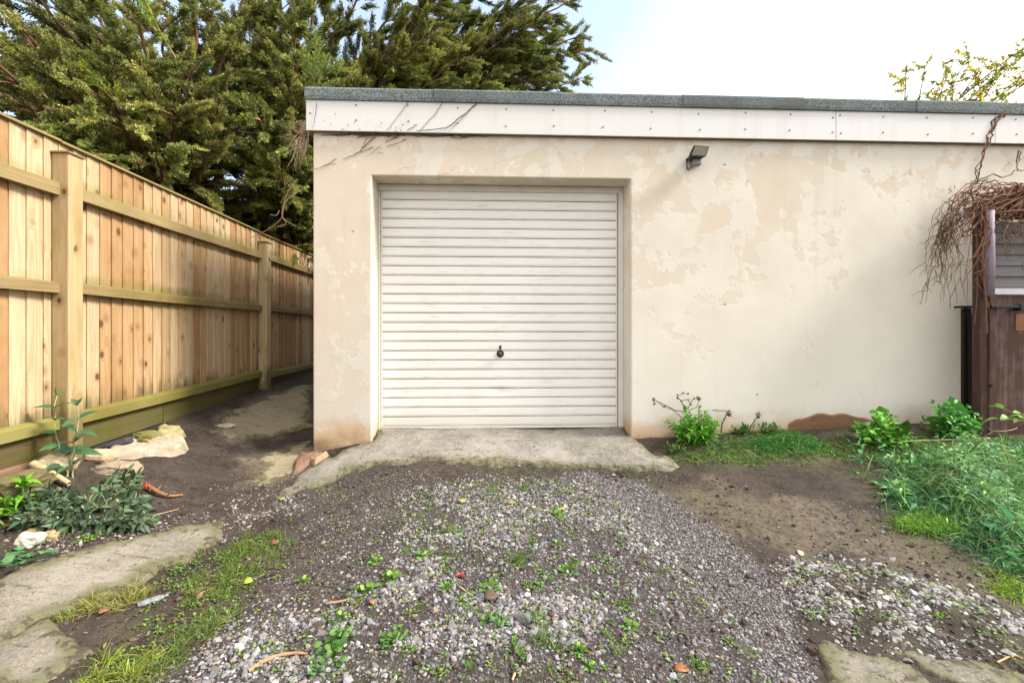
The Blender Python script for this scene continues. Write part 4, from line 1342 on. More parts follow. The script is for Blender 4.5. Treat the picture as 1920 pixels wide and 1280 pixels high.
# scrap of red plastic and a flattened clear bottle
rp = MB()
p = on_ground(862, 1083, .012)
for k in range(3):
    rp.box((p[0] - .016 + k * .011, p[1] - .004, p[2] - .004), (p[0] - .007 + k * .011, p[1] + .004 + .003 * k, p[2] + .006 + .002 * k))
tag(rp.build('plastic_scrap', simple_mat('red_plastic', (.50, .05, .04), .4, .15, 40), bevel=.002), 'tiny scrap of red plastic lying in the gravel', 'litter')
p = on_ground(286, 1129, .012)
bt_ = MB()
m, t, b = new_mat('clear_plastic', .15, .5)
b.inputs['Base Color'].default_value = (.45, .50, .52, 1)
b.inputs['Transmission Weight'].default_value = .55
ang = .75
for (u0, u1, r0, r1) in ((-.052, -.046, .010, .019), (-.046, -.01, .019, .022), (-.01, .025, .021, .021), (.025, .042, .021, .010), (.042, .056, .009, .009)):
    ca, sa = math.cos(ang), math.sin(ang)
    bt_.tube([(p[0] + u0 * ca, p[1] + u0 * sa, p[2]), (p[0] + u1 * ca, p[1] + u1 * sa, p[2])], [r0, r1], 10)
o = bt_.build('plastic_bottle', m, smooth=True)
for v in o.data.vertices:
    v.co.z = p[2] + (v.co.z - p[2]) * .5
tag(o, 'small flattened clear plastic bottle by the end of the yellow grass', 'bottle')

# ------------------------------------------------------------------ plants on the left bank
def stems_with_leaves(bag, leafbag, roots, tips, L, wd, col, gap, prof=LEAF, stemr=.004, stemcol=(.2, .25, .1), bend=.15, droop=.3, pairs=True, tipfac=.5, start=.15, el=25, fold=.3, colv=.2):
    for r0, t0 in zip(roots, tips):
        r0, t0 = np.asarray(r0, float), np.asarray(t0, float)
        ln = np.linalg.norm(t0 - r0)
        m = max(5, int(ln / .03))
        u = np.linspace(0, 1, m)
        pts = r0 + (t0 - r0) * u[:, None]
        pts[:, 2] += bend * ln * np.sin(u * np.pi * .8)
        pts += np.cumsum(R.normal(0, ln * .012, (m, 3)), 0) * (u[:, None] > 0)
        bag.tubes([pts], [stemr * np.linspace(1, .45, m)], stemcol, 5)
        k = max(2, int(ln * (1 - start) / gap))
        us = np.linspace(start, 1.0, k)
        ax = unit(np.gradient(pts, axis=0))
        for j, uu in enumerate(us):
            c = np.array([np.interp(uu, u, pts[:, i]) for i in range(3)])
            a = np.array([np.interp(uu, u, ax[:, i]) for i in range(3)])
            a = a / np.linalg.norm(a)
            s = np.cross(a, np.array([.2, .1, .97]) if abs(a[2]) < .9 else np.array([1, .1, 0]))
            s /= np.linalg.norm(s)
            if j % 2:
                s = np.cross(a, s)
            cnt = 2 if pairs else 1
            size = (1 - (1 - tipfac) * uu ** 2) * R.uniform(.75, 1.15)
            e = math.tan(math.radians(el)) + (1.2 if uu > .93 else 0)
            ds = np.stack([s + a * e, -s + a * e][:cnt]) + R.normal(0, .15, (cnt, 3))
            leafbag.put(*leaf_batch(np.repeat(c[None], cnt, 0), ds, np.repeat(np.array([[.0, -.55, .8]]), cnt, 0) + R.normal(0, .3, (cnt, 3)) + a * .2, L * size, wd * size, droop * R.uniform(.4, 1.4), vary(col, cnt, colv), prof, fold))


# tall sapling in front of the first post
p0 = on_ground(133, 896)
s = scale_at(p0)
sap = empty('sapling', tuple(p0), 'tall green sapling with paired leaves in front of the nearest fence post', 'sapling')
sb_, lb_ = Bag(), Bag()
top1 = p0 + np.array([-.012 * 1, .0, 0]) + np.array([-(133 - 119) * s, .02, (896 - 742) * s])
top2 = p0 + np.array([(139 - 133) * s, .01, (896 - 765) * s])
stems_with_leaves(sb_, lb_, [p0 + np.array([-.02, 0, -.02]), p0 + np.array([.004, .012, -.02])], [top1, top2], .160, .058, (.060, .135, .060), .052, stemr=.0055, stemcol=(.40, .42, .22), bend=.0, droop=.28, tipfac=.55, start=.2, el=22)
sb_.build('stem', M_TWIG, sap)
lb_.build('leaves', M_LEAF, sap)

# sprawling grey green shrub
pc = on_ground(175, 945)
shr = empty('shrub', tuple(pc), 'low sprawling grey green shrub on the bank in front of the rocks', 'shrub')
sb_, lb_ = Bag(), Bag()
roots, tips = [], []
for i in range(120):
    ex, ey = R.uniform(38, 290), R.uniform(868, 990)
    if ex < 190 and ey < 918 or ex > 200 and ey < 880 and R.random() < .3:
        continue
    tp = on_ground(ex, min(ey + 22, 1000))
    tp[2] += R.uniform(.02, .075)
    rt = pc + (tp - pc) * np.array([.6, .6, 0]) + R.normal(0, .03, 3)
    rt[2] = gz(rt[0], rt[1])[0] - .01
    roots.append(rt)
    tips.append(tp)
stems_with_leaves(sb_, lb_, roots, tips, .088, .030, (.078, .125, .066), .024, stemr=.003, stemcol=(.24, .25, .15), bend=.14, droop=.25, tipfac=.75, start=.15, el=35, colv=.28)
n = 90
k = R.integers(len(tips), size=n)
lb_.put(*leaf_batch(np.array(tips)[k], rnd_dirs(n, 20, 80), R.normal(0, 1, (n, 3)) + [0, 0, 1.5], R.uniform(.03, .05, n), .012, .1, vary((.26, .33, .21), n, .2), LEAF))
sb_.build('stems', M_TWIG, shr)
lb_.build('leaves', M_LEAF, shr)

bb = Bag()
pb_ = on_ground(275, 928, .03)
xyz = pb_ + R.normal(0, .012, (11, 3)) + np.array([0, 0, .03])
bb.put(*stones(xyz, np.full(11, .0055), vary((.62, .07, .02), 11, .15), flat=1.0, jit=.03, sink=.5))
tag(bb.build('berries', M_STONE, smooth=True), 'cluster of tiny red berries at the right edge of the shrub', 'berries')


def rosette(name, p, n, L, wd, col, label, cat='plant', el=(15, 75), droop=.6, prof=LEAF, group=None, lean=0, az=None, stalk=.0, spread=.02, wave=0.0, matr=None, fold=.3, colv=.18, loc=True):
    p = np.asarray(p, float)
    d = rnd_dirs(n, el[0], el[1], az, math.pi if az is None else 1.2)
    o0 = np.zeros(3) if loc else p
    bs = o0 + R.normal(0, spread, (n, 3)) * np.array([1, 1, 0]) + d * stalk * R.uniform(.5, 1.1, (n, 1))
    nr = np.tile(np.array([[0, 0, 1.0]]), (n, 1)) + R.normal(0, .25, (n, 3))
    V, q, C = leaf_batch(bs, d, nr, L * R.uniform(.6, 1.15, n), wd * R.uniform(.75, 1.15, n), droop * R.uniform(.5, 1.4, n), vary(col, n, colv), prof, fold, wave)
    bag = Bag()
    bag.put(V, q, C)
    if stalk > .008:
        bag.tubes([np.array([o0, b]) for b in bs], [np.array([.0016, .0012])] * n, np.asarray(col) * .9, 4)
    o = bag.build(name, matr or M_LEAF)
    if loc:
        o.location = p
    return tag(o, label, cat, group)


# bright lance leaved plant at the left edge
pl = on_ground(42, 960)
br = empty('green_plant', tuple(pl), 'bright lime green plant with long lance leaves at the left edge', 'plant')
sb_, lb_ = Bag(), Bag()
for (rx, ry, tx, ty, hh, nl) in ((42, 960, 42, 905, 0, 22), (20, 975, 8, 940, 0, 18), (8, 985, -12, 950, 0, 14)):
    r0 = on_ground(rx, ry)
    s = scale_at(r0)
    tp = r0 + np.array([(tx - rx) * s, 0, (ry - ty) * s])
    sb_.tubes([np.array([r0, (r0 + tp) / 2 + R.normal(0, .005, 3), tp])], [np.array([.006, .005, .004])], (.22, .30, .08), 6)
    u = R.uniform(.25, 1, nl)
    bs = r0 + (tp - r0) * u[:, None]
    d = rnd_dirs(nl, 0, 60)
    d[:, 2] += (u - .5) * .9
    lb_.put(*leaf_batch(bs, d, np.tile([[0, 0, 1.0]], (nl, 1)) + R.normal(0, .2, (nl, 3)), R.uniform(.07, .125, nl), R.uniform(.026, .036, nl), R.uniform(.3, .8, nl), vary((.13, .30, .022), nl, .2), LEAF, .3))
sb_.build('stems', M_TWIG, br)
lb_.build('leaves', M_LEAF, br)

rosette('round_leaved_weed', on_ground(30, 1060), 26, .045, .042, (.085, .20, .075), 'grey green weed with round leaves at the left edge, below the bank', 'weed', (25, 70), .8, ROUND, stalk=.06, spread=.045, fold=.12)
for i, (x, y, lb) in enumerate(((120, 992, 'tiny bright chickweed patch under the shrub'), (162, 1008, 'second chickweed patch on the mud, nearer the pale concrete'), (170, 1012, None), (128, 1004, None))):
    if lb:
        rosette('chickweed', on_ground(x, y), 70, .014, .011, (.13, .24, .03), lb, 'weed', (5, 70), .4, ROUND, spread=.045, stalk=.012)

# ------------------------------------------------------------------ plants along the wall on the right
pc = on_ground(1300, 832)
bs_ = empty('bush', tuple(pc), 'small bright green leafy bush against the wall right of the door', 'bush')
sb_, lb_ = Bag(), Bag()
roots, tips = [], []
s = scale_at(pc)
for i in range(85):
    r0 = pc + np.array([R.normal(0, .035), R.normal(0, .03), -.01])
    a, rr = R.uniform(0, 2 * math.pi), math.sqrt(R.random())
    tp = pc + np.array([math.cos(a) * rr * 46 * s, math.sin(a) * rr * .15, (R.uniform(.10, 1.0) * 74) * s * (1.05 - .45 * rr)])
    roots.append(r0)
    tips.append(tp)
stems_with_leaves(sb_, lb_, roots, tips, .058, .022, (.075, .23, .018), .018, stemr=.003, stemcol=(.16, .2, .05), bend=.05, droop=.2, tipfac=.8, start=.25, el=40, colv=.35)
sb_.build('stems', M_TWIG, bs_)
lb_.build('leaves', M_LEAF, bs_)

dh = empty('dead_flower_stalk', tuple(pc), 'dead brown flower stalk with dry heads leaning over the bright bush', 'flower stalk')
sb_ = Bag()
def wp(px, py, dy=-.06):
    return onY(px, py, W + dy)
L_ = [[(1290, 800), (1275, 779), (1262, 768), (1245, 763)], [(1262, 768), (1285, 770), (1305, 764), (1312, 748)], [(1285, 770), (1280, 752), (1270, 745), (1276, 738), (1290, 738)], [(1262, 766), (1240, 756), (1228, 752)], [(1290, 768), (1296, 752), (1302, 745)], [(1278, 752), (1290, 748), (1296, 757)], [(1285, 760), (1278, 758)], [(1312, 760), (1308, 780)], [(1245, 763), (1228, 748)], [(1335, 768), (1360, 770), (1372, 772)]]
lines = [np.array([wp(x, y, -.06 - .05 * (k % 3)) + R.normal(0, .004, 3) for x, y in l]) for k, l in enumerate(L_)]
sb_.tubes(lines, [np.linspace(.0042, .002, len(l)) for l in lines], (.10, .07, .05), 5)
hd_ = np.array([wp(1226, 748), wp(1227, 756), wp(1246, 761), wp(1310, 746), wp(1302, 746), wp(1290, 737), wp(1271, 745), wp(1277, 751), wp(1291, 749), wp(1296, 757), wp(1270, 739), wp(1281, 735)])
sb_.build('stalk', M_TWIG, dh)
hb_ = Bag()
hb_.put(*stones(hd_ - np.array([0, .0, .006]), np.array([.014, .012, .014, .024, .013, .010, .012, .010, .009, .010, .009, .009]), vary((.15, .11, .055), 12, .25), flat=1.0, jit=.25, sink=.4))
hb_.build('seed_heads', M_TWIG, dh, smooth=False)
for (nm, l, hx, hy, lb) in (('seed_head_stalk', [(1352, 812), (1354, 792), (1362, 778), (1366, 774)], 1367, 774, 'single thistle like seed head on a curved stalk right of the bush'), ('seed_head_stalk', [(1400, 815), (1410, 796), (1420, 780)], 1422, 778, 'green brown seed head beside the small leafy weeds at the wall')):
    e_ = empty(nm, tuple(wp(*l[0])), lb, 'seed head')
    sb_ = Bag()
    ln = np.array([wp(x, y, -.09) for x, y in l])
    sb_.tubes([ln], [np.linspace(.006, .003, len(ln))], (.11, .13, .05), 6)
    n = 14
    u = R.uniform(.1, .8, n)
    bsx = np.stack([np.interp(u, np.linspace(0, 1, len(ln)), ln[:, i]) for i in range(3)], 1)
    sb_.put(*leaf_batch(bsx, rnd_dirs(n, 10, 60), np.tile([[0, 0, 1.]], (n, 1)), .045, .012, .4, vary((.12, .17, .04), n), LEAF))
    sb_.build('stalk', M_LEAF, e_)
    hb_ = Bag()
    c = wp(hx, hy, -.09)
    hb_.put(*stones(c[None] - [[0, 0, .012]], np.array([.021]), vary((.14, .12, .06), 1), flat=1., jit=.1, sink=.5))
    n = 60
    d = rnd_dirs(n, -20, 90)
    hb_.put(*leaf_batch(np.repeat(c[None], n, 0) + d * .012, d, R.normal(0, 1, (n, 3)), .018, .004, 0, vary((.17, .14, .07), n), BLADE[[0, 2, 4]]))
    hb_.build('seed_head', M_LEAF, e_)
for (x, y, lb, sc_) in ((1388, 812, 'leafy green weed at the wall between the two seed heads', 1.0), (1440, 812, 'pointed leafy weed on top of the grass mound by the wall', .9), (1265, 850, 'dark low weed at the left foot of the bright bush', .8)):
    p = on_ground(x, y)
    p[1] = min(p[1], W - .06)
    p[2] = gz(p[0], p[1])[0]
    rosette('leafy_weed', p, 46, .075 * sc_, .018, (.075, .17, .03), lb, 'weed', (10, 85), .4, stalk=.07 * sc_, spread=.035)


def dock(px, py, n, Lp, label, col, el=(30, 88)):
    p = on_ground(px, py)
    p[1] = min(p[1], W - .12)
    p[2] = gz(p[0], p[1])[0]
    s = scale_at(p)
    d = rnd_dirs(n, *el)
    L = Lp * s * R.uniform(.4, 1.1, n)
    pr = np.array([.12, .35, .75, 1.08, 1.02, 1.12, 1.0, .75, .2])
    bag = Bag()
    V, q, C = leaf_batch(p + R.normal(0, .025, (n, 3)) * [1, 1, 0], d, np.tile([[0, 0, 1.]], (n, 1)) + R.normal(0, .3, (n, 3)), L, L * R.uniform(.28, .42, n), R.uniform(.0, .45, n), vary(col, n, .35), pr, .3, .09)
    Lr = np.repeat(L, 27)[:, None]
    V = V + R.normal(0, .028, V.shape) * Lr * np.tile([1., .3, 1.], len(L) * 9)[:, None]
    bag.put(V, q, C)
    n2 = 900
    d2 = rnd_dirs(n2, 0, 80)
    rr2 = Lp * s * .62 * R.random(n2) ** .45
    lobes = rnd_dirs(10, 8, 85) * (Lp * s * R.uniform(.35, .95, 10))[:, None] * np.array([1.1, .6, 1.0])
    dome = lobes[R.integers(10, size=n2)] * R.uniform(.25, 1.0, (n2, 1)) + R.normal(0, .030, (n2, 3))
    dome[:, 2] = np.abs(dome[:, 2])
    bag.put(*leaf_batch(p + dome, d2, np.tile([[0, -.4, 1.]], (n2, 1)) + R.normal(0, .4, (n2, 3)), R.uniform(.03, .07, n2), R.uniform(.016, .034, n2), .4, vary(np.asarray(col) * 1.1, n2, .45), ROUND, .3))
    return tag(bag.build('dock_plant', M_LEAF), label, 'plant')


dock(1668, 832, 11, 80, 'broad leaved dock plant against the wall, right of the brick footing', (.085, .24, .022))
dock(1800, 820, 10, 88, 'broad leaved dock plant leaning in front of the dark gap by the gate', (.065, .22, .035), (30, 85))
rosette('leafy_plant', onY(1945, 790, 3.2), 30, .10, .055, (.17, .30, .05), 'yellow green broad leaves poking in at the right edge by the gate', 'plant', (-10, 60), .4, stalk=.12, spread=.08, loc=False)

# big pale leaf plant inside the tangle
pb2 = on_ground(1935, 1052)
rosette('broad_leaved_plant', pb2 + np.array([.0, .1, .24]), 8, .12, .045, (.10, .26, .10), 'large pale green leaf plant low in the tangle at the right edge', 'plant', (-35, 45), .5, stalk=.05, spread=.07, loc=False, fold=.18)


# ------------------------------------------------------------------ grass
def grass(bag, xy, L, wd, col, el=(35, 85), droop=(.3, .9), z0=None, colv=.25, az=None, spread=math.pi):
    n = len(xy)
    p = np.stack([xy[:, 0], xy[:, 1], gz(xy[:, 0], xy[:, 1]) if z0 is None else z0], 1)
    d = rnd_dirs(n, el[0], el[1], az, spread)
    bag.put(*leaf_batch(p, d, R.normal(0, 1, (n, 3)) + [0, -.3, .2], L * R.uniform(.55, 1.2, n), wd * R.uniform(.7, 1.3, n), R.uniform(*droop, n), vary(col, n, colv), BLADE, .2))


def clumps(poly, nc, per, rad, edge=.03, dens=None):
    c = scatter(poly, nc, dens, edge)
    k = np.repeat(np.arange(nc), per)
    return c[k] + R.normal(0, rad, (len(k), 2))


GL = [gpoly([(452, 1012), (500, 1000), (540, 1008), (535, 1030), (500, 1060), (452, 1100), (400, 1120), (345, 1125), (350, 1105), (400, 1060)]),
      gpoly([(360, 1170), (420, 1150), (430, 1165), (380, 1200), (330, 1245), (280, 1290), (250, 1300), (290, 1240)]),
      gpoly([(120, 1148), (200, 1122), (270, 1112), (262, 1124), (200, 1142), (130, 1160)]),
      gpoly([(180, 1262), (215, 1240), (262, 1232), (270, 1262), (255, 1300), (120, 1300)])]
bag = Bag()
for poly, nc, per, L, col in ((GL[0], 70, 34, .075, (.115, .17, .035)), (GL[1], 34, 30, .070, (.12, .165, .04)), (GL[2], 26, 26, .085, (.20, .22, .045)), (GL[3], 22, 26, .095, (.19, .24, .035))):
    grass(bag, clumps(poly, nc, per, .016), L, .0028, col, (20, 75), (.2, .8))
dry = clumps(np.concatenate([GL[2]]), 20, 8, .02)
grass(bag, dry, .11, .0022, (.36, .30, .13), (5, 60), (.1, .5))
dry = clumps(GL[0], 26, 8, .03)
grass(bag, dry, .07, .0022, (.30, .23, .11), (0, 40), (.1, .5))
tag(bag.build('grass', M_GRASS), 'tufty green grass along the left edge of the drive', 'grass', kind='stuff')

# grass and cleavers along the foot of the wall
GR1 = gpoly([(1330, 838), (1400, 815), (1440, 803), (1500, 812), (1540, 826), (1620, 828), (1700, 832), (1800, 828), (1930, 820), (1930, 880), (1830, 876), (1740, 868), (1640, 862), (1560, 856), (1480, 862), (1400, 872), (1300, 866), (1255, 858)])
GRM = gpoly([(1392, 842), (1420, 826), (1470, 820), (1530, 826), (1560, 842), (1500, 852), (1430, 852)])
bag = Bag()
xy = clumps(GR1, 330, 26, .035, .05)
grass(bag, xy, .09, .0042, (.085, .17, .030), (5, 70), (.3, 1.1), colv=.4)
xy = clumps(GRM, 110, 26, .035, .03)
zz = gz(xy[:, 0], xy[:, 1]) + .075 * np.clip(1 - (sdf_poly(xy[:, 0], xy[:, 1], GRM) + .12) / .14, 0, 1) * R.uniform(.3, 1, len(xy))
grass(bag, xy, .085, .0042, (.055, .175, .030), (-25, 55), (.3, .9), zz, colv=.35)
xy = clumps(GR1, 90, 12, .05, .05)
grass(bag, xy, .13, .003, (.20, .19, .08), (0, 40), (.1, .6))
tag(bag.build('grass', M_GRASS), 'rough green grass and weeds along the foot of the cream wall', 'grass', kind='stuff')

GR2 = gpoly([(1700, 880), (1800, 862), (1940, 850), (1940, 1075), (1890, 1040), (1830, 1010), (1790, 985), (1730, 960), (1690, 925)])
bag = Bag()
def tz(x, y):
    s_ = -sdf_poly(x, y, GR2)
    return gz(x, y) + .66 * sst(0, .6, s_) * sst(1.7, 3.1, x) * (.25 + 1.5 * fbm(x, y, 3.4, 4, 91, .6) ** 1.3)
xy = clumps(GR2, 560, 24, .055, .11)
h_ = tz(xy[:, 0], xy[:, 1])
g_ = gz(xy[:, 0], xy[:, 1])
zz = g_ + (h_ - g_) * R.uniform(0, 1, len(xy)) ** .6
for j_, c_ in enumerate(((.055, .19, .065), (.075, .20, .05), (.040, .14, .065), (.11, .23, .06), (.045, .17, .065), (.09, .18, .08))):
    kk = slice(j_ * 24 * 93, (j_ + 1) * 24 * 93 + 1)
    grass(bag, xy[kk], (.11, .17, .15, .19, .09, .14)[j_], (.0042, .0058, .0075, .0065, .009, .004)[j_], c_, (-25, 78), (.1, 1.1), zz[kk], colv=.4)
xy = clumps(GR2, 300, 16, .06, .04)
zz = tz(xy[:, 0], xy[:, 1])
grass(bag, xy[:3300], .20, .0055, (.20, .36, .14), (-10, 80), (.3, 1.2), zz[:3300], colv=.35)
grass(bag, xy[3300:3700], .24, .0030, (.28, .24, .14), (-15, 70), (.1, .8), zz[3300:3700], colv=.35)
grass(bag, xy[3700:], .10, .012, (.10, .26, .07), (-10, 60), (.2, .8), zz[3700:], colv=.4)
xy = clumps(gpoly([(1690, 985), (1740, 965), (1790, 980), (1780, 1000), (1720, 1000)]), 60, 34, .025)
grass(bag, xy, .075, .004, (.13, .27, .025), (5, 75), (.4, 1.1), gz(xy[:, 0], xy[:, 1]) + R.uniform(0, .04, len(xy)))
xy = clumps(gpoly([(1860, 1085), (1935, 1080), (1935, 1120), (1890, 1115)]), 30, 30, .025)
grass(bag, xy, .08, .004, (.17, .27, .03), (5, 75), (.4, 1.1))
xy = clumps(gpoly([(1780, 1010), (1850, 1030), (1940, 1070), (1940, 1100), (1850, 1060)]), 30, 14, .03)
grass(bag, xy, .12, .004, (.11, .17, .11), (-5, 30), (.2, .5))
tag(bag.build('tangled_grass', M_GRASS), 'deep tangle of long blue green grass at the right edge', 'grass', kind='stuff')

# leaves of cleavers and nettles through the tangle
bag = Bag()
xy = clumps(GR2, 240, 16, .07, .03)
zz = tz(xy[:, 0], xy[:, 1]) - R.uniform(0, .12, len(xy))
p = np.stack([xy[:, 0], xy[:, 1], np.maximum(zz, gz(xy[:, 0], xy[:, 1]) + .01)], 1)
n = len(p)
bag.put(*leaf_batch(p, rnd_dirs(n, -20, 50), np.tile([[0, -.3, 1.]], (n, 1)) + R.normal(0, .4, (n, 3)), R.uniform(.03, .085, n), R.uniform(.014, .032, n), R.uniform(.1, .6, n), vary((.075, .23, .07), n, .45), LEAF))
xy = scatter(GR2, 64, None, .12)
g_ = gz(xy[:, 0], xy[:, 1])
h_ = np.maximum(tz(xy[:, 0], xy[:, 1]) - g_, .05)
rt_ = np.stack([xy[:, 0], xy[:, 1], g_], 1)
tp_ = rt_ + np.stack([R.normal(-.03, .07, 64), R.normal(-.03, .06, 64), h_ + R.uniform(.03, .15, 64)], 1)
for c_, a_, b_ in (((.085, .25, .065), 0, 24), ((.14, .30, .06), 24, 44), ((.06, .20, .085), 44, 64)):
    stems_with_leaves(bag, bag, rt_[a_:b_], tp_[a_:b_], .062, .024, c_, .028, stemr=.003, stemcol=(.14, .22, .07), bend=.06, droop=.3, tipfac=.6, start=.25, el=25, colv=.3)
tag(bag.build('weed_foliage', M_LEAF), 'small leaves of cleavers growing through the tangled grass', 'weeds', kind='stuff')

# thin moss and small seedlings over the wet earth
bag = Bag()
for poly, nc, per in ((Z_GRAVEL, 400, 8), (Z_TRACK, 60, 6), (Z_HEAP, 60, 8), (gpoly([(300, 1050), (480, 1010), (420, 1160), (200, 1290), (260, 1180)]), 120, 9)):
    xy = clumps(poly, nc, per, .014)
    n = len(xy)
    p = np.stack([xy[:, 0], xy[:, 1], gz(xy[:, 0], xy[:, 1]) + .006], 1)
    bag.put(*leaf_batch(p, rnd_dirs(n, 5, 60), np.tile([[0, 0, 1.]], (n, 1)), R.uniform(.008, .019, n), R.uniform(.005, .010, n), .3, vary((.12, .21, .035), n, .3), ROUND, .15))
tag(bag.build('seedlings', M_LEAF), 'scattered tiny green seedlings in the gravel and wet earth', 'seedlings', kind='stuff')

# the weeds and grass tufts one can count in the gravel
def weed_proto(kind):
    z0 = np.zeros(3)
    if kind == 'tuft':
        b_ = Bag()
        n = 46
        d = rnd_dirs(n, 25, 85)
        b_.put(*leaf_batch(R.normal(0, .010, (n, 3)) * [1, 1, 0], d, R.normal(0, 1, (n, 3)), R.uniform(.03, .06, n), .0026, R.uniform(.2, .8, n), vary((.12, .22, .035), n, .25), BLADE, .2))
        return b_.build('grass_tuft', M_GRASS)
    if kind == 'round':
        return rosette('round_leaved_weed', z0, 17, .024, .023, (.12, .25, .055), None, None, (20, 75), .5, ROUND, stalk=.032, spread=.02, fold=.1)
    if kind == 'leafy':
        return rosette('leafy_weed', z0, 18, .030, .014, (.12, .24, .035), None, None, (10, 70), .4, LEAF, stalk=.012, spread=.012)


PROTO = {}


def weed(kind, px, py, sc_, label, group):
    p = on_ground(px, py)
    if kind not in PROTO:
        o = PROTO[kind] = weed_proto(kind)
    else:
        o = PROTO[kind].copy()
        COL.objects.link(o)
    o.location = p - np.array([0, 0, .004])
    o.rotation_euler = (R.normal(0, .12), R.normal(0, .12), R.uniform(0, 6.28))
    o.scale = (sc_ * R.uniform(.9, 1.1), sc_ * R.uniform(.9, 1.1), sc_ * R.uniform(.85, 1.15))
    tag(o, label, 'weed' if kind != 'tuft' else 'grass tuft', group)


G1, G2, G3 = 'grass tufts in the gravel', 'round leaved weeds in the gravel', 'leafy weeds in the gravel'
T_, L1 = 'small plain grass tuft growing in the gravel', 'small pale leafy weed growing in the gravel'
weed('round', 641, 1196, 1.45, 'large round leaved weed in the gravel near the curved brown stick', G2)
weed('round', 622, 1228, 1.35, 'large round leaved weed nearest the end of the curved brown stick', G2)
weed('round', 602, 1254, 1.1, 'round leaved weed at the bottom edge beside the curved brown stick', G2)
weed('round', 732, 1202, 1.1, 'round leaved weed right of the largest pair, among coarse gravel', G2)
weed('round', 752, 1192, .95, 'round leaved weed touching another, left of the gravel centre', G2)
weed('leafy', 918, 1102, 1.5, 'bright upright leafy weed just above the dark brown leaf', G3)
weed('round', 915, 1162, 1.05, 'round leaved weed below the bent grey twig', G2)
weed('round', 940, 1166, .95, 'round leaved weed left of the dark grey pebble', G2)
weed('tuft', 1012, 1166, 1.8, 'spiky grass tuft right of the dark grey pebble', G1)
weed('tuft', 1024, 1203, 2.0, 'largest grass tuft in the gravel, below the dark grey pebble', G1)
weed('tuft', 970, 1052, 2.0, 'grey green grass tuft in the middle of the gravel', G1)
weed('tuft', 847, 995, 1.6, 'dense grass tuft on the upper gravel, below the heart shaped leaf', G1)
weed('tuft', 926, 922, 1.8, 'grass tuft right of the heart shaped leaf, near the apron', G1)
weed('tuft', 985, 915, 1.5, 'grass tuft nearest the apron on the right', G1)
weed('tuft', 811, 931, 1.5, 'grass tuft left of the heart shaped leaf, near the apron', G1)
weed('leafy', 1044, 966, 1.5, 'leafy weed beside the tan curled leaf', G3)
weed('leafy', 1067, 1070, 1.5, 'single upright lime leafy weed on the right of the gravel', G3)
weed('leafy', 1216 - 250, 1218, 1.4, 'leafy weed at the lower middle of the gravel', G3)
weed('leafy', 691, 1108, 1.5, 'wide leafy weed left of the red plastic scrap', G3)
weed('leafy', 735, 1085, 1.5, 'leafy weed between the wide one and the gravel centre', G3)
for kx in ((795, 990), (908, 1000), (965, 988), (765, 1034), (785, 1140), (612, 1155), (666, 1132), (1030, 1255), (720, 962), (545, 974), (1000, 1020), (1085, 1215), (1161, 1222), (1175, 1132), (770, 1105), (1030, 1090), (1140, 1190), (690, 1160), (880, 1248), (1310, 1245)):
    weed('tuft', kx[0], kx[1], R.uniform(.8, 1.3), T_, G1)
for kx in ((792, 1043), (704, 1053), (832, 1053), (839, 1101), (869, 1131), (990, 1098), (768, 1218), (1087, 1220), (1046, 1020), (1010, 1098), (860, 1000), (640, 1160), (1105, 1250), (1180, 1175), (570, 1090), (1370, 1205)):
    weed('leafy', kx[0], kx[1], R.uniform(.8, 1.25), L1, G3)

# ------------------------------------------------------------------ old wooden gate and the dark board beside it
GY_ = 3.52
m, t, b = new_mat('old_brown_timber', .8, .25)
P = coords(t)
bid = attr(t, 'bid')
S = nd(t, 'ShaderNodeVectorMath', {0: P, 1: (26, 26, 1.4)}, operation='MULTIPLY').outputs[0]
S = nd(t, 'ShaderNodeVectorMath', {0: S, 1: nd(t, 'ShaderNodeCombineXYZ', {0: mth(t, 'MULTIPLY', bid, 13.0), 1: bid, 2: mth(t, 'MULTIPLY', bid, 7.0)}).outputs[0]}, operation='ADD').outputs[0]
n1 = noise(t, S, 1, 6, .65, .4)
n2 = noise(t, P, 6, 5, .6)
c = mixc(t, n1, (.020, .010, .008), (.10, .050, .038))
c = mixc(t, mr(t, mth(t, 'ADD', mth(t, 'MULTIPLY', n2, .5), mth(t, 'MULTIPLY', n1, .5)), .50, .62, 0, .75), c, (.135, .095, .09))
c = mixc(t, mr(t, n2, .62, .75, 0, .7), c, (.045, .04, .02))
t.links.new(c, b.inputs['Base Color'])
bump(t, b, n1, .5, .004)
M_OLD = m
m, t, b = new_mat('grey_weathered_board', .85, .2)
P = coords(t)
bid = attr(t, 'bid')
S = nd(t, 'ShaderNodeVectorMath', {0: P, 1: (1.6, 10, 40)}, operation='MULTIPLY').outputs[0]
n1 = noise(t, S, 1, 6, .65, .3)
c = mixc(t, n1, (.075, .072, .075), (.27, .265, .275))
c = mixc(t, mth(t, 'MULTIPLY', bid, .4), c, (.10, .085, .08))
t.links.new(c, b.inputs['Base Color'])
bump(t, b, n1, .5, .004)
M_GREYB = m
M_LILAC = simple_mat('faded_lilac_paint', (.24, .19, .24), .7, .3, 14, bmp=.3)
M_IRON = simple_mat('black_iron', (.03, .028, .03), .55, .4, 30, metal=.6)


def gp(px, py, dy=0.0):
    return onY(px, py, GY_ + dy)


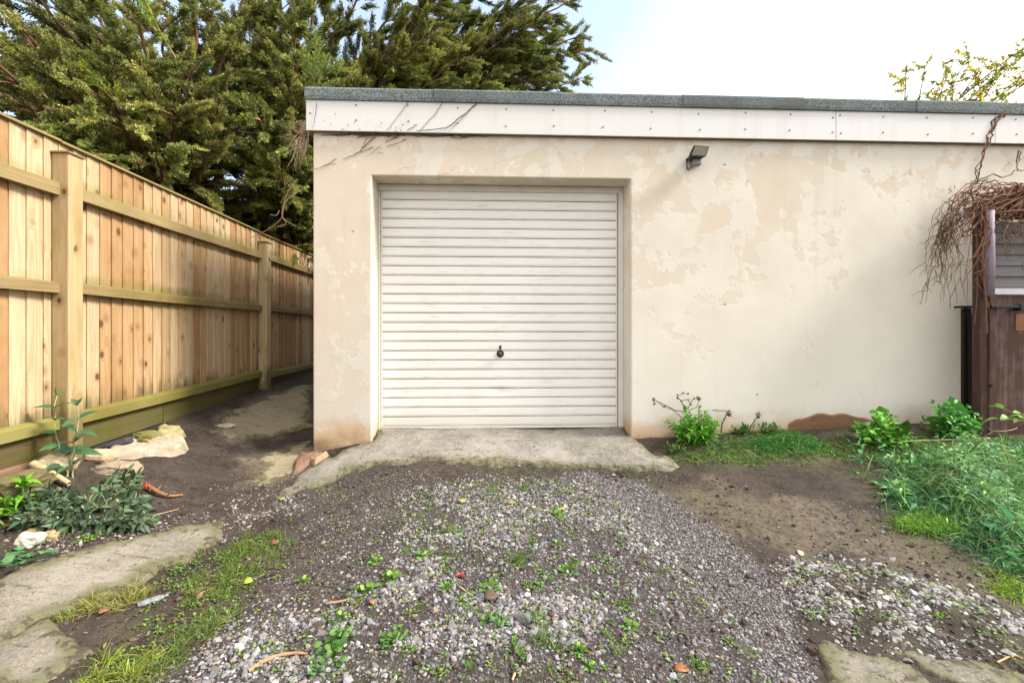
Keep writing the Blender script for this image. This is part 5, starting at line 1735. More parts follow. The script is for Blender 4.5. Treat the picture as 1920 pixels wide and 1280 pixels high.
gate = empty('wooden_gate', tuple(gp(1845, 805)), 'old dark wooden gate with grey slatted top under dry vines', 'gate')
g0 = float(gz(gp(1845, 805)[0], GY_)[0])
zlow = g0 - .1
ztop = gp(1850, 402)[2]
x0, x1, x2 = gp(1822, 600, .065)[0], gp(1852, 600)[0], gp(1867, 600)[0]
xe = x0 + 1.35
a = MB(); a.bid = .2
a.box((x0, GY_, zlow), (x1, GY_ + .065, ztop))
a.build('post', M_OLD, gate, bevel=.006)
a = MB(); a.bid = .62
a.box((x1 + .002, GY_ - .012, zlow), (x2, GY_ + .09, gp(1850, 556)[2]))
a.build('door_stile', M_OLD, gate, bevel=.005)
a = MB()
a.tube([(x1 - .022, GY_ - .034, gp(1850, 556)[2] + .001), (x1 - .020, GY_ - .033, (gp(1850, 480)[2])), (x1 - .024, GY_ - .034, ztop + .02)], [.029, .031, .030], 12)
a.build('lilac_pole', M_LILAC, gate, smooth=True)
zsl0, zsl1 = gp(1890, 538)[2], gp(1890, 415)[2]
sl_ = MB()
ns = 6
for k in range(ns):
    sl_.bid = float(R.random())
    za = lerp(zsl0, zsl1, k / ns)
    zb_ = lerp(zsl0, zsl1, (k + 1) / ns)
    sl_.hexa([(x2 + .002, GY_ + .028, za + .002), (xe, GY_ + .028, za + .002), (xe, GY_ + .046, za + .002), (x2 + .002, GY_ + .046, za + .002),
              (x2 + .002, GY_ + .040, zb_ + .004), (xe, GY_ + .040, zb_ + .004), (xe, GY_ + .058, zb_ + .004), (x2 + .002, GY_ + .058, zb_ + .004)])
sl_.build('slatted_panel', M_GREYB, gate)
a = MB(); a.bid = .9
a.box((x2 + .002, GY_ + .012, gp(1890, 552)[2]), (xe, GY_ + .065, gp(1890, 541)[2]))
a.build('pale_rail', simple_mat('pale_rail_paint', (.50, .50, .56), .7, .2, 18, bmp=.2), gate, bevel=.003)
a = MB(); a.bid = .4
a.box((x2 + .002, GY_ + .022, gp(1890, 572)[2]), (xe, GY_ + .065, gp(1890, 553)[2]))
a.build('middle_rail', M_OLD, gate, bevel=.003)
a = MB()
a.box((gp(1852, 575)[0], GY_ - .03, gp(1852, 577.5)[2]), (xe, GY_ - .014, gp(1852, 572)[2]))
a.box((gp(1905, 575)[0], GY_ - .034, gp(1852, 582)[2]), (gp(1915, 575)[0], GY_ + .02, gp(1852, 570)[2]))
a.build('latch_bar', M_IRON, gate, bevel=.002)
a = MB()
xs = np.linspace(x2 + .002, xe, 5)
for k in range(4):
    a.bid = .11 + .21 * k
    a.box((xs[k] + .001, GY_ + .030 + .001 * (k % 2), zlow), (xs[k + 1] - .001, GY_ + .055, gp(1890, 574)[2]))
a.build('door_panel', M_OLD, gate, bevel=.002)
a = MB(); a.bid = .77
a.box((x0 + .02, GY_ + .002, ztop + .001), (xe, GY_ + .10, ztop + .05))
a.box((x2 + .002, GY_ + .02, zsl1 + .03), (xe, GY_ + .07, ztop - .001))
a.build('top_beam', M_OLD, gate, bevel=.005)
a = MB()
q_ = gp(1913, 603, .02)
a.add([(q_[0] - .03, GY_ + .0275, q_[2] - .07), (q_[0] + .05, GY_ + .0275, q_[2] - .075), (q_[0] + .05, GY_ + .0275, q_[2] + .07), (q_[0] - .025, GY_ + .0275, q_[2] + .06),
       (q_[0] - .03, GY_ + .0295, q_[2] - .07), (q_[0] + .05, GY_ + .0295, q_[2] - .075), (q_[0] + .05, GY_ + .0295, q_[2] + .07), (q_[0] - .025, GY_ + .0295, q_[2] + .06)], [(3, 2, 1, 0), (4, 5, 6, 7), (0, 1, 5, 4), (1, 2, 6, 5), (2, 3, 7, 6), (3, 0, 4, 7)])
a.build('rusty_plate', simple_mat('rust', (.20, .085, .04), .8, .35, 30), gate)
a = MB()
k_ = gp(1858, 722, -.013)
a.tube([(k_[0], GY_ - .010, k_[2]), (k_[0], GY_ - .018, k_[2])], .014, 12)
a.tube([(k_[0], GY_ - .0185, k_[2]), (k_[0], GY_ - .022, k_[2])], .006, 8)
a.build('keyhole_plate', M_IRON, gate)

YB_ = W - .09
a = MB(); a.bid = .33
bx0, bx1 = onY(1801, 600, YB_ + .03)[0], x0 + .25
a.box((bx0, YB_, onY(1810, 790, YB_)[2] - .3), (bx1, YB_ + .03, onY(1810, 578, YB_)[2]))
a.box((bx0 + .035, YB_ - .022, onY(1810, 790, YB_)[2] - .3), (bx0 + .052, YB_ - .001, onY(1810, 590, YB_)[2]))
bo = a.build('dark_board', simple_mat('black_timber', (.022, .016, .013), .8, .4, 14, bmp=.3), bevel=.003)
tag(bo, 'narrow black board filling the gap between wall and gate', 'board')
a = MB()
a.box((onY(1796, 575, YB_)[0], YB_ - .03, onY(1810, 577.5, YB_)[2]), (bx1, YB_ + .036, onY(1810, 574.5, YB_)[2] + .004))
co = a.build('board_cap', M_IRON, bo)

# ------------------------------------------------------------------ dry vines
def smooth_line(P, sub=5):
    P = np.asarray(P, float)
    u = np.linspace(0, len(P) - 1, (len(P) - 1) * sub + 1)
    Q = np.stack([np.interp(u, np.arange(len(P)), P[:, i]) for i in range(3)], 1)
    for _ in range(3):
        Q[1:-1] = (Q[:-2] + 2 * Q[1:-1] + Q[2:]) / 4
    return Q


VC = np.array([(.15, .075, .045), (.19, .095, .055), (.11, .062, .042), (.24, .14, .095), (.21, .10, .05)])
vine = empty('dry_vine', tuple(gp(1870, 380)), 'leafless brown vine piled on the old gate and hanging down the wall', 'vine')
bag = Bag()


def wl(pts, dy):
    P = np.array([onY(x, y, W - d) for (x, y), d in zip(pts, np.broadcast_to(dy, (len(pts),)))])
    u = np.linspace(0, len(P) - 1, (len(P) - 1) * 3 + 1)
    Q = np.stack([np.interp(u, np.arange(len(P)), P[:, i]) for i in range(3)], 1)
    Q[1:-1] = (Q[:-2] + 2 * Q[1:-1] + Q[2:]) / 4
    ln = np.linalg.norm(P[-1] - P[0])
    Q[1:-1] += R.normal(0, min(.016, ln * .03), Q[1:-1].shape) * [1, .6, 1]       # kinks at the nodes
    return Q


def addline(L, r0, r1, col=None, wob=.006):
    L = L + np.cumsum(R.normal(0, wob * .35, L.shape), 0) * np.linspace(0, 1, len(L))[:, None] + R.normal(0, wob * .25, L.shape)
    bag.tubes([L], [np.linspace(r0, r1, len(L))], VC if col is None else col, 5)
    return L


for l in ([(1878, 216), (1862, 240), (1850, 270), (1838, 305), (1828, 340), (1815, 362), (1800, 380), (1785, 398)], [(1884, 214), (1866, 236), (1853, 262), (1842, 292), (1836, 330), (1822, 356), (1800, 372)], [(1866, 222), (1858, 250), (1848, 280), (1834, 312), (1826, 345)], [(1884, 214), (1870, 218), (1866, 232), (1868, 246), (1852, 266)], [(1914, 284), (1910, 300), (1906, 318), (1914, 322)], [(1910, 282), (1906, 305)], [(1850, 332), (1820, 348), (1808, 356)], [(1850, 332), (1890, 328), (1930, 316)]):
    addline(wl(l, .06), .006, .004, wob=.003)
bx = onY(1883, 214, W - .058)
d = rnd_dirs(40, -60, 80)
bag.tubes([np.array([bx, bx + v * .03, bx + v * .05 + R.normal(0, .01, 3)]) for v in d * [1, .3, 1]], [np.array([.003, .0025, .001])] * 40, np.array([(.34, .16, .08)]), 4)
# cascade: stems run left along the wall from the top of the gate, bend over and hang
for k in range(32):
    xa, ya = R.uniform(1840, 1930), R.uniform(330, 405)
    xm, ym = R.uniform(1768, 1835), R.uniform(362, 420)
    xt = R.choice([R.uniform(1728, 1822), R.uniform(1728, 1790)])
    yt = R.uniform(430, 585) - (0 if xt > 1745 else 10)
    if xt > xm + 10:
        xt = xm - R.uniform(-8, 25)
    l = [(xa, ya), ((xa + xm) / 2, (ya + ym) / 2 - 16), (xm, ym), (lerp(xm, xt, .6), lerp(ym, yt, .28)), (lerp(xm, xt, .92), lerp(ym, yt, .62)), (xt + R.normal(0, 4), yt)]
    dep = [R.uniform(.2, .42), .28, R.uniform(.10, .24), R.uniform(.06, .2), R.uniform(.04, .15), R.uniform(.03, .12)]
    L = addline(wl(l, dep), R.uniform(.0026, .0048), .0014)
    for j in range(R.integers(3, 8)):
        i = R.integers(5, len(L) - 1)
        v = np.array([R.normal(-.2, .6), R.normal(0, .25), R.normal(-.7, .5)])
        v *= R.uniform(.05, .17) / np.linalg.norm(v)
        addline(smooth_line([L[i], L[i] + v * .5 + R.normal(0, .012, 3), L[i] + v + np.array([0, 0, -.02])], 4), .0026, .0012, wob=.003)
# tangle heaped on the gate's top beam
for k in range(190):
    xa, xb = sorted(R.uniform(1800, 2180, 2))
    if xb - xa < 60:
        xb = xa + R.uniform(60, 160)
    def top(x):
        return 400 - 62 * (1 - math.exp(-max(0, x - 1795) / 55))
    l = []
    for u in (0, .25, .5, .75, 1):
        x = lerp(xa, xb, u)
        l.append((x, top(x) + R.uniform(-8, 62)))
    L = addline(wl(l, [R.uniform(.24, .44) for _ in l]), R.uniform(.003, .0065), .0018, wob=.02)
# strands hanging over the slats
for k in range(64):
    xa = R.uniform(1815, 2100)
    ya = R.uniform(372, 410)
    ln = R.uniform(30, 150) * (1.2 if xa < 1875 else .75)
    l = [(xa, ya), (xa + R.normal(-8, 12), ya + ln * .35), (xa + R.normal(-14, 16), ya + ln * .7), (xa + R.normal(-18, 22), ya + ln)]
    L = addline(wl(l, [.42, .44, .43, .42]), R.uniform(.003, .0065), .0016)
    for j in range(R.integers(0, 4)):
        i = R.integers(3, len(L) - 1)
        v = np.array([R.normal(0, .8), R.normal(-.1, .2), R.normal(-.4, .5)])
        v *= R.uniform(.04, .12) / np.linalg.norm(v)
        addline(smooth_line([L[i], L[i] + v * .5 + R.normal(0, .01, 3), L[i] + v], 4), .0024, .0012, wob=.003)
for k in range(4):                                # old thick stems
    xa, ya = R.uniform(1905, 2050), R.uniform(345, 400)
    l = [(xa, ya), (xa - 40, ya - 6 + R.normal(0, 8)), (R.uniform(1838, 1858), R.uniform(372, 408)), (R.uniform(1828, 1850), R.uniform(440, 480)), (R.uniform(1826, 1862), R.uniform(520, 640))]
    addline(wl(l, [.3, .40, .43, .42, .41]), .010, .004, wob=.008)
wl_ = Bag()
bag.build('stems', M_TWIG, vine)
n = 130
q_ = np.array([onY(R.uniform(1775, 1925), R.uniform(345, 470), W - R.uniform(.2, .44)) for _ in range(n)])
wl_.put(*leaf_batch(q_, rnd_dirs(n, -80, 20), R.normal(0, 1, (n, 3)), R.uniform(.015, .04, n), R.uniform(.006, .018, n), .4, np.array([(.22, .11, .05), (.15, .08, .045), (.30, .19, .10)])[R.integers(3, size=n)], LEAF, .6))
wl_.build('withered_leaves', M_LEAF, vine)

# dried creeper on the left end of the fascia
cre = empty('dead_creeper', tuple(onY(700, 245, FY)), 'dead black creeper clinging to the left end of the white fascia', 'creeper')
bag = Bag()
VCD = np.array([(.085, .065, .052), (.12, .09, .07)])


def cz(l):
    return [(560 + .336 * x, .336 * y) for x, y in l]


def wp2(pts):
    out = []
    for x, y in pts:
        p = onY(x, y, FY - .008)
        out.append(p if p[2] > zf_b - .004 else onY(x, y, W - .010))
    return np.array(out)


for l, r in (([(1000, 570), (940, 625), (890, 665), (860, 690), (830, 712), (760, 722), (670, 730), (600, 738)], .0042), ([(980, 585), (925, 650), (880, 690), (835, 738)], .0025), ([(815, 550), (795, 590), (760, 640), (720, 680), (680, 727)], .0032), ([(612, 565), (575, 620), (540, 672), (490, 732)], .0026), ([(660, 695), (610, 728), (580, 742)], .003),
             ([(430, 762), (400, 785), (355, 825), (345, 845), (300, 868), (246, 888)], .0045), ([(415, 820), (375, 838), (340, 848)], .003), ([(210, 884), (170, 912), (130, 932), (82, 948)], .0032), ([(205, 914), (165, 915), (140, 928)], .0022), ([(596, 778), (545, 800), (492, 818)], .003), ([(556, 762), (520, 775), (484, 794)], .0034), ([(455, 815), (425, 838), (398, 864)], .0025), ([(440, 848), (470, 852)], .002), ([(380, 770), (365, 800), (352, 830)], .0025), ([(330, 768), (350, 760), (390, 772), (420, 758)], .0028), ([(500, 760), (490, 790)], .0025), ([(100, 572), (96, 620), (90, 660), (84, 700), (74, 722)], .0028), ([(755, 500), (752, 575)], .002), ([(850, 765), (880, 770), (940, 768)], .003)):
    L = smooth_line(wp2(cz(l)), 5)
    L = L + R.normal(0, .0025, L.shape) * [1, .3, 1]
    bag.tubes([L], [.68 * r * np.linspace(1, .6, len(L)) * (1 + np.abs(R.normal(0, .25, len(L))))], VCD, 5)
for k in range(26):                               # rooty whiskers along the foot of the fascia
    xa = R.uniform(595, 880)
    l = [(xa + 9 * j, 252 + .012 * (xa - 595) + R.normal(0, 1.5)) for j in range(5)]
    L = smooth_line(wp2(l), 3)
    bag.tubes([L], [np.full(len(L), .0024)], VCD, 4)
n = 70
xk = R.uniform(600, 760, n)
yk = 246 + R.normal(0, 14, n) + np.maximum(0, 690 - xk) * .15
keep = wp2(np.stack([xk, yk], 1))
bag.put(*stones(keep, R.uniform(.002, .0055, n), vary((.07, .05, .04), n), flat=.7))
bag.build('stems', M_TWIG, cre)

# dry straw nest hanging at the corner, bare twigs below it
nest = empty('straw_nest', tuple(onY(575, 250, W - .02)), 'hanging bunch of pale dry straw and twigs at the garage corner', 'straw')
bag = Bag()
SC_ = np.array([(.40, .28, .19), (.50, .40, .30), (.33, .21, .13)])
for k in range(70):
    a = onY(R.normal(571, 6), R.uniform(222, 275), W + R.uniform(.0, .14))
    b_ = a + np.array([R.normal(-.03, .05), R.normal(0, .04), -R.uniform(.05, .25)])
    if k % 3 == 0:
        b_ = a + np.array([-R.uniform(.05, .2), R.normal(0, .05), R.normal(0, .06)])
    for p_ in (a, b_):
        if p_[0] > xl - .05 and p_[1] > FY - .03:
            p_[0] = xl - .05 - abs(R.normal(0, .015))
    L = smooth_line([a, (a + b_) / 2 + R.normal(0, .015, 3) - [.008, 0, 0], b_], 4)
    bag.tubes([L], [np.linspace(.0032, .0015, len(L))], SC_, 4)
for l in ([(583, 336), (562, 362), (556, 388), (530, 410), (505, 430), (470, 446)], [(583, 360), (560, 376), (552, 400), (556, 412), (580, 425)], [(548, 395), (520, 405), (506, 402)], [(556, 410), (540, 420), (520, 425)]):
    L = smooth_line([onY(x, y, W + .45) - np.array([.12, 0, 0]) * (x > 540) for x, y in l], 4)
    bag.tubes([L], [np.linspace(.006, .003, len(L))], SC_, 5)
bag.build('straw', M_TWIG, nest)

# ------------------------------------------------------------------ cypress trees behind the fence and the garage
DEADN = np.array((.13, .062, .028))


def spray_template():
    """flat frond of small diamond leaflets along forked twiglets, 1 m long along +X"""
    base, d, L = [], [], []
    for i in range(11):
        u = .08 + .88 * i / 10
        s = 1 if i % 2 else -1
        ll = .36 * (1 - .70 * u) + .05
        dx_ = np.array([.72, s * .70, 0])
        dx_ /= np.linalg.norm(dx_)
        base.append((u * .92, 0, 0)); d.append(dx_); L.append(ll)
        if ll > .20:
            for f, s2 in ((.5, s),):
                e = np.array([dx_[0] + .1, dx_[1] + s2 * .55 * abs(dx_[1]), 0])
                base.append((u * .92 + dx_[0] * ll * f, dx_[1] * ll * f, 0)); d.append(e / np.linalg.norm(e)); L.append(ll * .48)
    base.append((.84, 0, 0)); d.append(np.array([1, 0, 0])); L.append(.2)
    base, d, L = np.array(base), np.array(d), np.array(L)
    s = np.stack([-d[:, 1], d[:, 0], d[:, 2]], 1)
    w_ = np.full(len(L), .029)[:, None]
    V = np.stack([base, base + d * (L * .45)[:, None] + s * w_, base + d * L[:, None], base + d * (L * .45)[:, None] - s * w_], 1)
    return V, len(L)


SPV, SPN = spray_template()
NV = SPN * 4


def put_sprays(bag, pos, dirs, up, size, col):
    n = len(pos)
    x = unit(dirs)
    y = unit(np.cross(up, x))
    zz = np.cross(x, y)
    T = SPV.reshape(-1, 3)
    T = np.repeat(T[None], n, 0)
    T[..., 2] += R.normal(0, .06, T.shape[:2]) - .22 * T[..., 0] ** 2 * R.uniform(-.3, 1.2, (n, 1))
    T = T * size[:, None, None]
    V = pos[:, None] + T[..., :1] * x[:, None] + T[..., 1:2] * y[:, None] + T[..., 2:] * zz[:, None]
    q = np.arange(n * NV).reshape(-1, 4)
    C = np.repeat(col[:, None], NV, 1)
    k = np.exp(R.normal(0, .22, (n, SPN, 1)))
    C = (C.reshape(n, SPN, 4, 3) * k[:, :, None]).reshape(-1, 3)
    bag.put(V.reshape(-1, 3), q, np.clip(C, .003, .7))


def cypress(label, base, limbs, col_in, col_out, dens=1.0, trunk_h=7.0, trunk_r=.16, size=.24, sec_len=.75, bare=.16, extra=None):
    root = empty('cypress_tree', tuple(base), label, 'tree')
    wood = Bag()
    leaf = Bag()
    BK = np.array([(.16, .085, .05), (.22, .115, .06), (.12, .07, .045)])
    base = np.asarray(base, float)
    u = np.linspace(0, 1, 12)[:, None]
    tr = base + np.array([0, 0, -.2]) + u * np.array([0, 0, trunk_h]) + np.cumsum(R.normal(0, .03, (12, 3)), 0) * [1, 1, 0]
    tb = Bag()
    tb.tubes([tr], [np.linspace(trunk_r, trunk_r * .25, 12)], BK[0], 10)
    tb.build('trunk', M_TWIG, root)
    P, D, U, S, C = [], [], [], [], []
    for pts, r0 in limbs:
        L = smooth_line(pts, 8)
        L = L + np.cumsum(R.normal(0, .012, L.shape), 0)
        wood.tubes([L], [np.linspace(r0, r0 * .18, len(L))], BK, 7)
        seg = np.linalg.norm(np.diff(L, axis=0), axis=1)
        ln = seg.sum()
        cu = np.r_[0, np.cumsum(seg)] / ln
        tint = np.exp(R.normal(0, .2))
        yel = R.uniform(0, 1)
        nsec = int(ln * 11.5 * dens)
        for j in range(nsec):
            a = R.uniform(bare, 1)
            c = np.array([np.interp(a, cu, L[:, i]) for i in range(3)])
            c1 = np.array([np.interp(min(1, a + .05), cu, L[:, i]) for i in range(3)]) - np.array([np.interp(a - .05, cu, L[:, i]) for i in range(3)])
            ax = c1 / (np.linalg.norm(c1) + 1e-9)
            v = R.normal(0, 1, 3) * [1, 1, .55]
            v -= ax * v.dot(ax)
            v /= np.linalg.norm(v)
            dr_ = ax * R.uniform(1.0, 2.1) + v
            dr_ /= np.linalg.norm(dr_)
            l2 = sec_len * R.uniform(.45, 1.2) * (1 - .45 * a)
            m = 6
            uu = np.linspace(0, 1, m)[:, None]
            sec = c + dr_ * l2 * uu + np.array([0, 0, -1]) * l2 * .34 * uu ** 2 + np.array([0, 0, 1]) * l2 * .12 * uu ** 3
            if R.random() < .5:
                wood.tubes([sec], [np.linspace(.010, .003, m)], BK, 4)
            ns = max(3, int(l2 * 66))
            w_ = R.uniform(.12, 1, ns) ** .8
            pp = np.stack([np.interp(w_, uu[:, 0], sec[:, i]) for i in range(3)], 1)
            vv = R.normal(0, 1, (ns, 3)) * [1, 1, .6]
            dd = dr_ * R.uniform(.9, 1.8, (ns, 1)) + unit(vv) * .5 - np.array([0, 0, .12])
            P.append(pp); D.append(dd)
            U.append(np.tile([[0, 0, 1.]], (ns, 1)) + R.normal(0, .45, (ns, 3)))
            S.append(size * R.uniform(.65, 1.25, ns) * (1.2 - .65 * w_))
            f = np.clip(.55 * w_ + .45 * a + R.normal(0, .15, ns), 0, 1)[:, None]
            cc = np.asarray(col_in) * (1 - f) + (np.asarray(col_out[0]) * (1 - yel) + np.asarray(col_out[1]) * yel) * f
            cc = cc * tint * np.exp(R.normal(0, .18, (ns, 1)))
            dead = R.random(ns) < .10 * (1 - a) + .12 * (w_ < .35)
            cc[dead] = DEADN * R.uniform(.6, 1.6, (dead.sum(), 1))
            C.append(cc)
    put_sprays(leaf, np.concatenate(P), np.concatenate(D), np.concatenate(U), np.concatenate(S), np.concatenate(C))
    if extra is not None:
        extra(leaf, wood)
    wood.build('limbs', M_TWIG, root)
    o = leaf.build('crown', M_CONIFER, root, smooth=False)
    print(label[:30], len(o.data.polygons))
    return root


def arch(a, b_, up=.3):
    a, b_ = np.asarray(a, float), np.asarray(b_, float)
    return [a, a + (b_ - a) * .35 + [0, 0, up * .8], a + (b_ - a) * .7 + [0, 0, up], b_]


def U3(px, py, Y):
    return onY(px, py, Y)


# the big one: stands behind the fence by the garage's left side; limbs fan out over the roof and the fence
B1 = np.array([-3.75, 8.6, .5])
limbs = []
def from_trunk(h):
    return B1 + np.array([R.normal(0, .05), R.normal(0, .05), h])
# over the roof, to the right
for (px, py, Y, h) in ((1060, 5, 8.2, 3.2), (1095, 98, 8.4, 2.9), (1070, 60, 8.2, 3.0), (1090, 128, 8.6, 2.7), (1000, 150, 8.3, 2.5), (940, 60, 7.6, 3.0), (900, -60, 7.8, 3.4), (1010, -110, 8.4, 3.6), (860, 120, 7.4, 2.4), (800, 30, 7.2, 3.0), (960, 110, 9.2, 2.6), (880, 20, 9.4, 3.2), (780, 130, 7.6, 2.4), (720, 90, 7.0, 2.4), (1040, 60, 9.0, 3.0), (980, 90, 7.9, 2.8), (1020, 130, 8.8, 2.6), (930, 130, 8.0, 2.5), (900, 80, 8.8, 2.7), (860, 60, 8.0, 2.9), (1000, 50, 7.8, 3.1), (950, 10, 8.6, 3.3), (1050, -30, 8.6, 3.5), (840, -20, 7.4, 3.4), (910, 150, 7.6, 2.3), (820, 80, 7.0, 2.6), (760, 60, 8.6, 2.9)):
    limbs.append((arch(from_trunk(h), U3(px, py, Y), .25), .055))
# upwards and middle
for (px, py, Y, h) in ((700, -60, 7.6, 3.2), (620, -80, 7.0, 3.2), (640, 60, 6.6, 2.4), (560, 20, 6.4, 2.4), (600, 140, 6.3, 1.9), (480, -60, 6.8, 3.0), (540, 120, 5.9, 1.8), (680, 150, 7.0, 2.0), (520, -120, 8.0, 4.0), (620, 20, 8.8, 3.4), (760, -20, 8.6, 3.6)):
    limbs.append((arch(from_trunk(h), U3(px, py, Y), .2), .05))
# low behind the fence
for (px, py, Y, h) in ((560, 260, 5.6, 1.6), (520, 330, 5.7, 1.3), (565, 360, 6.2, 1.2), (470, 330, 5.6, 1.4), (540, 400, 6.4, 1.0), (500, 250, 5.2, 1.7), (560, 200, 6.0, 1.9), (575, 300, 7.2, 1.5), (555, 425, 7.2, .9), (430, 300, 6.2, 1.5), (480, 390, 6.6, 1.1), (575, 385, 7.6, 1.0), (530, 300, 7.8, 1.5), (450, 40, 7.5, 3.4), (430, 90, 6.8, 2.9), (460, 60, 8.2, 3.2), (420, 10, 7.8, 3.6), (480, -20, 7.6, 3.8), (440, 130, 8.0, 2.6), (480, 120, 6.6, 2.6), (500, 180, 6.4, 2.2), (470, 230, 6.8, 1.9), (520, 60, 6.8, 3.0), (490, 20, 7.2, 3.4), (440, 160, 7.2, 2.4), (500, 260, 7.4, 1.7), (450, 80, 7.6, 3.0)):
    limbs.append((arch(from_trunk(h), U3(px, py, Y), .12), .04))
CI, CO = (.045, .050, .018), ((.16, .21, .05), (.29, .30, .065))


def whips(leaf, wood):            # young bright shoots standing out of the crown
    for l, sz in (([(588, 165, 4.6), (590, 120, 4.6), (592, 80, 4.6), (593, 56, 4.6)], .16), ([(588, 152, 4.6), (606, 128, 4.6), (632, 118, 4.6)], .12), ([(588, 150, 4.6), (575, 120, 4.6), (568, 108, 4.6)], .11), ([(572, 165, 4.6), (600, 158, 4.6), (640, 156, 4.6)], .10)):
        L = smooth_line([U3(x, y, Y) for x, y, Y in l], 6)
        wood.tubes([L], [np.linspace(.007, .002, len(L))], (.20, .13, .07), 5)
        n = 26
        k = R.integers(2, len(L) - 1, n)
        ax = unit(np.gradient(L, axis=0))[k]
        v = R.normal(0, 1, (n, 3)) * [1, .5, 1]
        put_sprays(leaf, L[k], ax * .9 + unit(v) * .8, R.normal(0, 1, (n, 3)) + [0, -1.5, .4], sz * R.uniform(.5, 1.1, n), vary((.20, .27, .055), n, .15))


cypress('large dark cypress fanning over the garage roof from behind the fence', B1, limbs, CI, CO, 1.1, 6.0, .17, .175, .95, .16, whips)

# a second, nearer cypress whose long sprays sweep down over the fence
B2 = np.array([-4.25, 6.5, .5])
limbs = []
def from2(h):
    return B2 + np.array([R.normal(0, .05), R.normal(0, .05), h])
for (px, py, Y, h) in ((0, 20, 5.0, 3.6), (100, 0, 5.4, 3.8), (-20, 60, 5.4, 3.2), (60, -30, 5.8, 4.2), (30, 90, 6.2, 3.0), (150, -20, 6.4, 4.0), (70, 190, 6.4, 2.2), (130, 240, 6.6, 1.7), (200, 270, 7.0, 1.5), (300, 300, 7.0, 1.4), (350, 360, 7.4, 1.1), (250, 60, 7.5, 3.2), (120, 30, 7.2, 3.6), (380, 150, 7.4, 2.4), (300, 200, 7.6, 2.0), (20, 150, 5.6, 2.5), (100, 200, 5.2, 2.1), (170, 130, 5.0, 2.7), (260, 180, 5.0, 2.3), (300, 40, 5.0, 3.4), (350, 130, 4.9, 3.0), (400, 200, 5.0, 2.5), (420, 60, 5.6, 3.2), (250, 120, 4.6, 2.9), (330, 220, 4.7, 2.3), (390, 290, 5.0, 1.9), (180, 60, 4.6, 3.3), (280, 270, 4.5, 1.9), (200, 190, 4.4, 2.4), (110, 130, 4.3, 2.8), (60, 40, 4.4, 3.4), (150, 250, 4.3, 1.9), (40, 200, 4.2, 2.2), (350, 310, 5.3, 1.5), (430, 370, 5.8, 1.2), (470, 250, 5.6, 1.9), (440, 120, 6.0, 2.7), (230, -30, 5.2, 3.8), (380, -50, 5.8, 4.0), (20, -60, 4.8, 4.0), (-60, 80, 4.4, 3.0), (-80, 180, 4.2, 2.3), (460, -10, 6.4, 3.6), (120, -80, 5.2, 4.2), (260, 320, 5.0, 1.4), (80, 240, 4.6, 1.7), (440, 420, 6.4, 1.0), (330, 30, 6.4, 3.4), (150, 130, 6.0, 2.6), (240, 200, 6.0, 2.1), (60, 100, 6.0, 2.8)):
    limbs.append((arch(from2(.5 + .62 * h - .0012 * max(0, 300 - px)), U3(px, py, Y), .12), .05))


def whips2(leaf, wood):
    for l, sz in (([(228, 205, 4.4), (200, 165, 4.4), (172, 140, 4.4), (150, 122, 4.4)], .13), ([(215, 190, 4.4), (190, 165, 4.4), (175, 152, 4.4)], .11), ([(90, 185, 4.2), (70, 168, 4.2), (50, 152, 4.2)], .12), ([(330, 110, 4.6), (300, 60, 4.6), (276, 10, 4.6), (265, -20, 4.6)], .17), ([(370, 170, 4.8), (398, 152, 4.8), (416, 142, 4.8)], .10), ([(222, 205, 4.4), (224, 170, 4.4)], .10), ([(420, 395, 5.2), (400, 375, 5.2)], .12)):
        L = smooth_line([U3(x, y, Y) for x, y, Y in l], 6)
        wood.tubes([L], [np.linspace(.008, .002, len(L))], (.22, .15, .07), 5)
        n = 24
        k = R.integers(2, len(L) - 1, n)
        ax = unit(np.gradient(L, axis=0))[k]
        v = R.normal(0, 1, (n, 3)) * [1, .5, 1]
        put_sprays(leaf, L[k], ax * 1.0 + unit(v) * .7, R.normal(0, 1, (n, 3)) + [0, -1.5, .4], sz * R.uniform(.5, 1.1, n), vary((.24, .30, .035), n, .15))


cypress('nearer yellow green cypress with sprays sweeping over the left fence', B2, limbs, CI, ((.21, .26, .058), (.40, .385, .11)), 1.05, 5.2, .16, .165, .95, .18, whips2)  # yellower, brighter palette than the first tree: sunlight put into the foliage colour

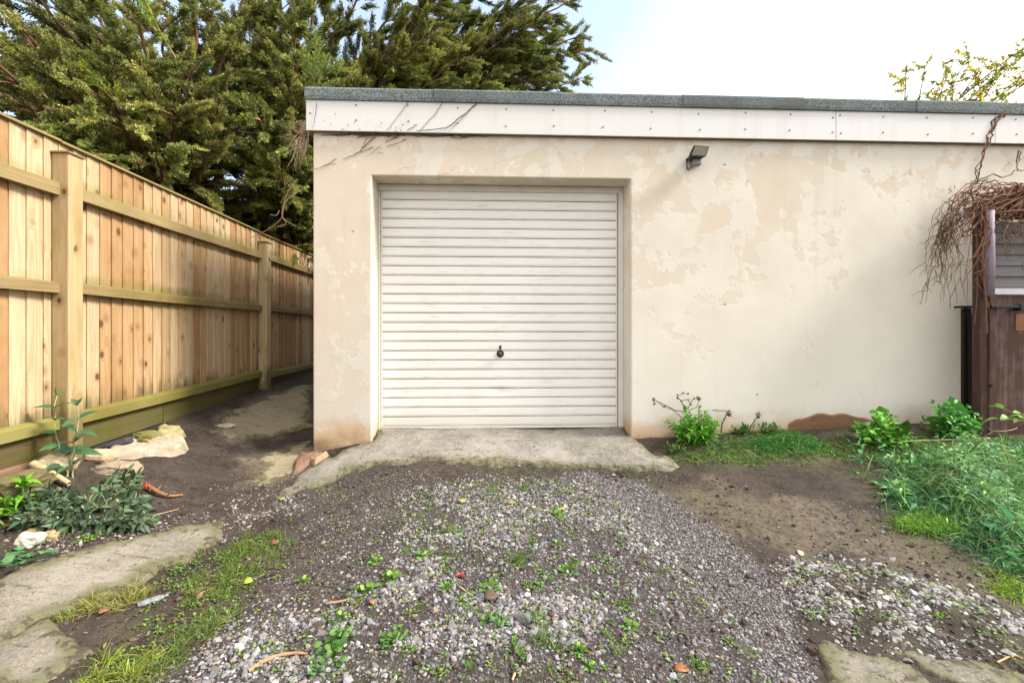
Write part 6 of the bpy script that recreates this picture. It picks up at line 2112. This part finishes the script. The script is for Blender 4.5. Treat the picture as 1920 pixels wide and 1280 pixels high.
# ------------------------------------------------------------------ broadleaf tree behind the roof on the right
B3 = np.array([10.2, 11.0, .3])
tree = empty('broadleaf_tree', tuple(B3), 'thin yellow green broadleaf tree rising behind the right end of the roof', 'tree')
tb = Bag()
tb.tubes([smooth_line([B3 - [0, 0, .2], B3 + [.05, 0, 2], B3 + [-.1, 0, 4], B3 + [0, .1, 6.4]], 5)], [np.linspace(.14, .05, 16)], (.13, .10, .08), 9)
tb.build('trunk', M_TWIG, tree)
wood, leaf = Bag(), Bag()
for (px, py, Y, h) in ((1700, 120, 10.0, 3.6), (1735, 125, 10.2, 3.8), (1790, 110, 10.4, 4.0), (1815, 105, 10.2, 4.2), (1850, 115, 10.6, 4.4), (1900, 118, 10.4, 4.6), (1930, 90, 10.5, 5.0), (1960, 60, 10.6, 5.4), (1870, 150, 10, 3.8), (1760, 160, 10.2, 3.2), (1920, 150, 10.0, 3.8), (1690, 150, 10.4, 3.4), (1840, 170, 10.8, 3.6), (1990, 120, 10.8, 5.0), (2060, 60, 11, 5.0), (2080, 150, 11.5, 4.5), (2000, 200, 10.5, 3.5)):
    L = smooth_line(arch(B3 + [0, 0, h], U3(px, py, Y), .1), 6)
    wood.tubes([L], [np.linspace(.030, .006, len(L))], (.14, .11, .09), 6)
    for j in range(13):
        a = R.integers(len(L) // 2, len(L))
        v = R.normal(0, 1, 3) + [-.1, 0, .25]
        v *= R.uniform(.2, .55) / np.linalg.norm(v)
        tw = smooth_line([L[a], L[a] + v * .5 + R.normal(0, .03, 3), L[a] + v], 4)
        wood.tubes([tw], [np.linspace(.007, .002, len(tw))], (.14, .11, .09), 4)
        n = 34
        k = R.integers(1, len(tw), n)
        leaf.put(*leaf_batch(tw[k], rnd_dirs(n, -60, 50), R.normal(0, 1, (n, 3)) + [0, 0, .6], R.uniform(.048, .08, n), R.uniform(.024, .038, n), R.uniform(.1, .4, n), vary((.30, .35, .07) if R.random() < .65 else (.52, .44, .08), n, .25), ROUND, .25))
wood.build('limbs', M_TWIG, tree)
leaf.build('crown', leaf_mat('broad_leaves', .6), tree)
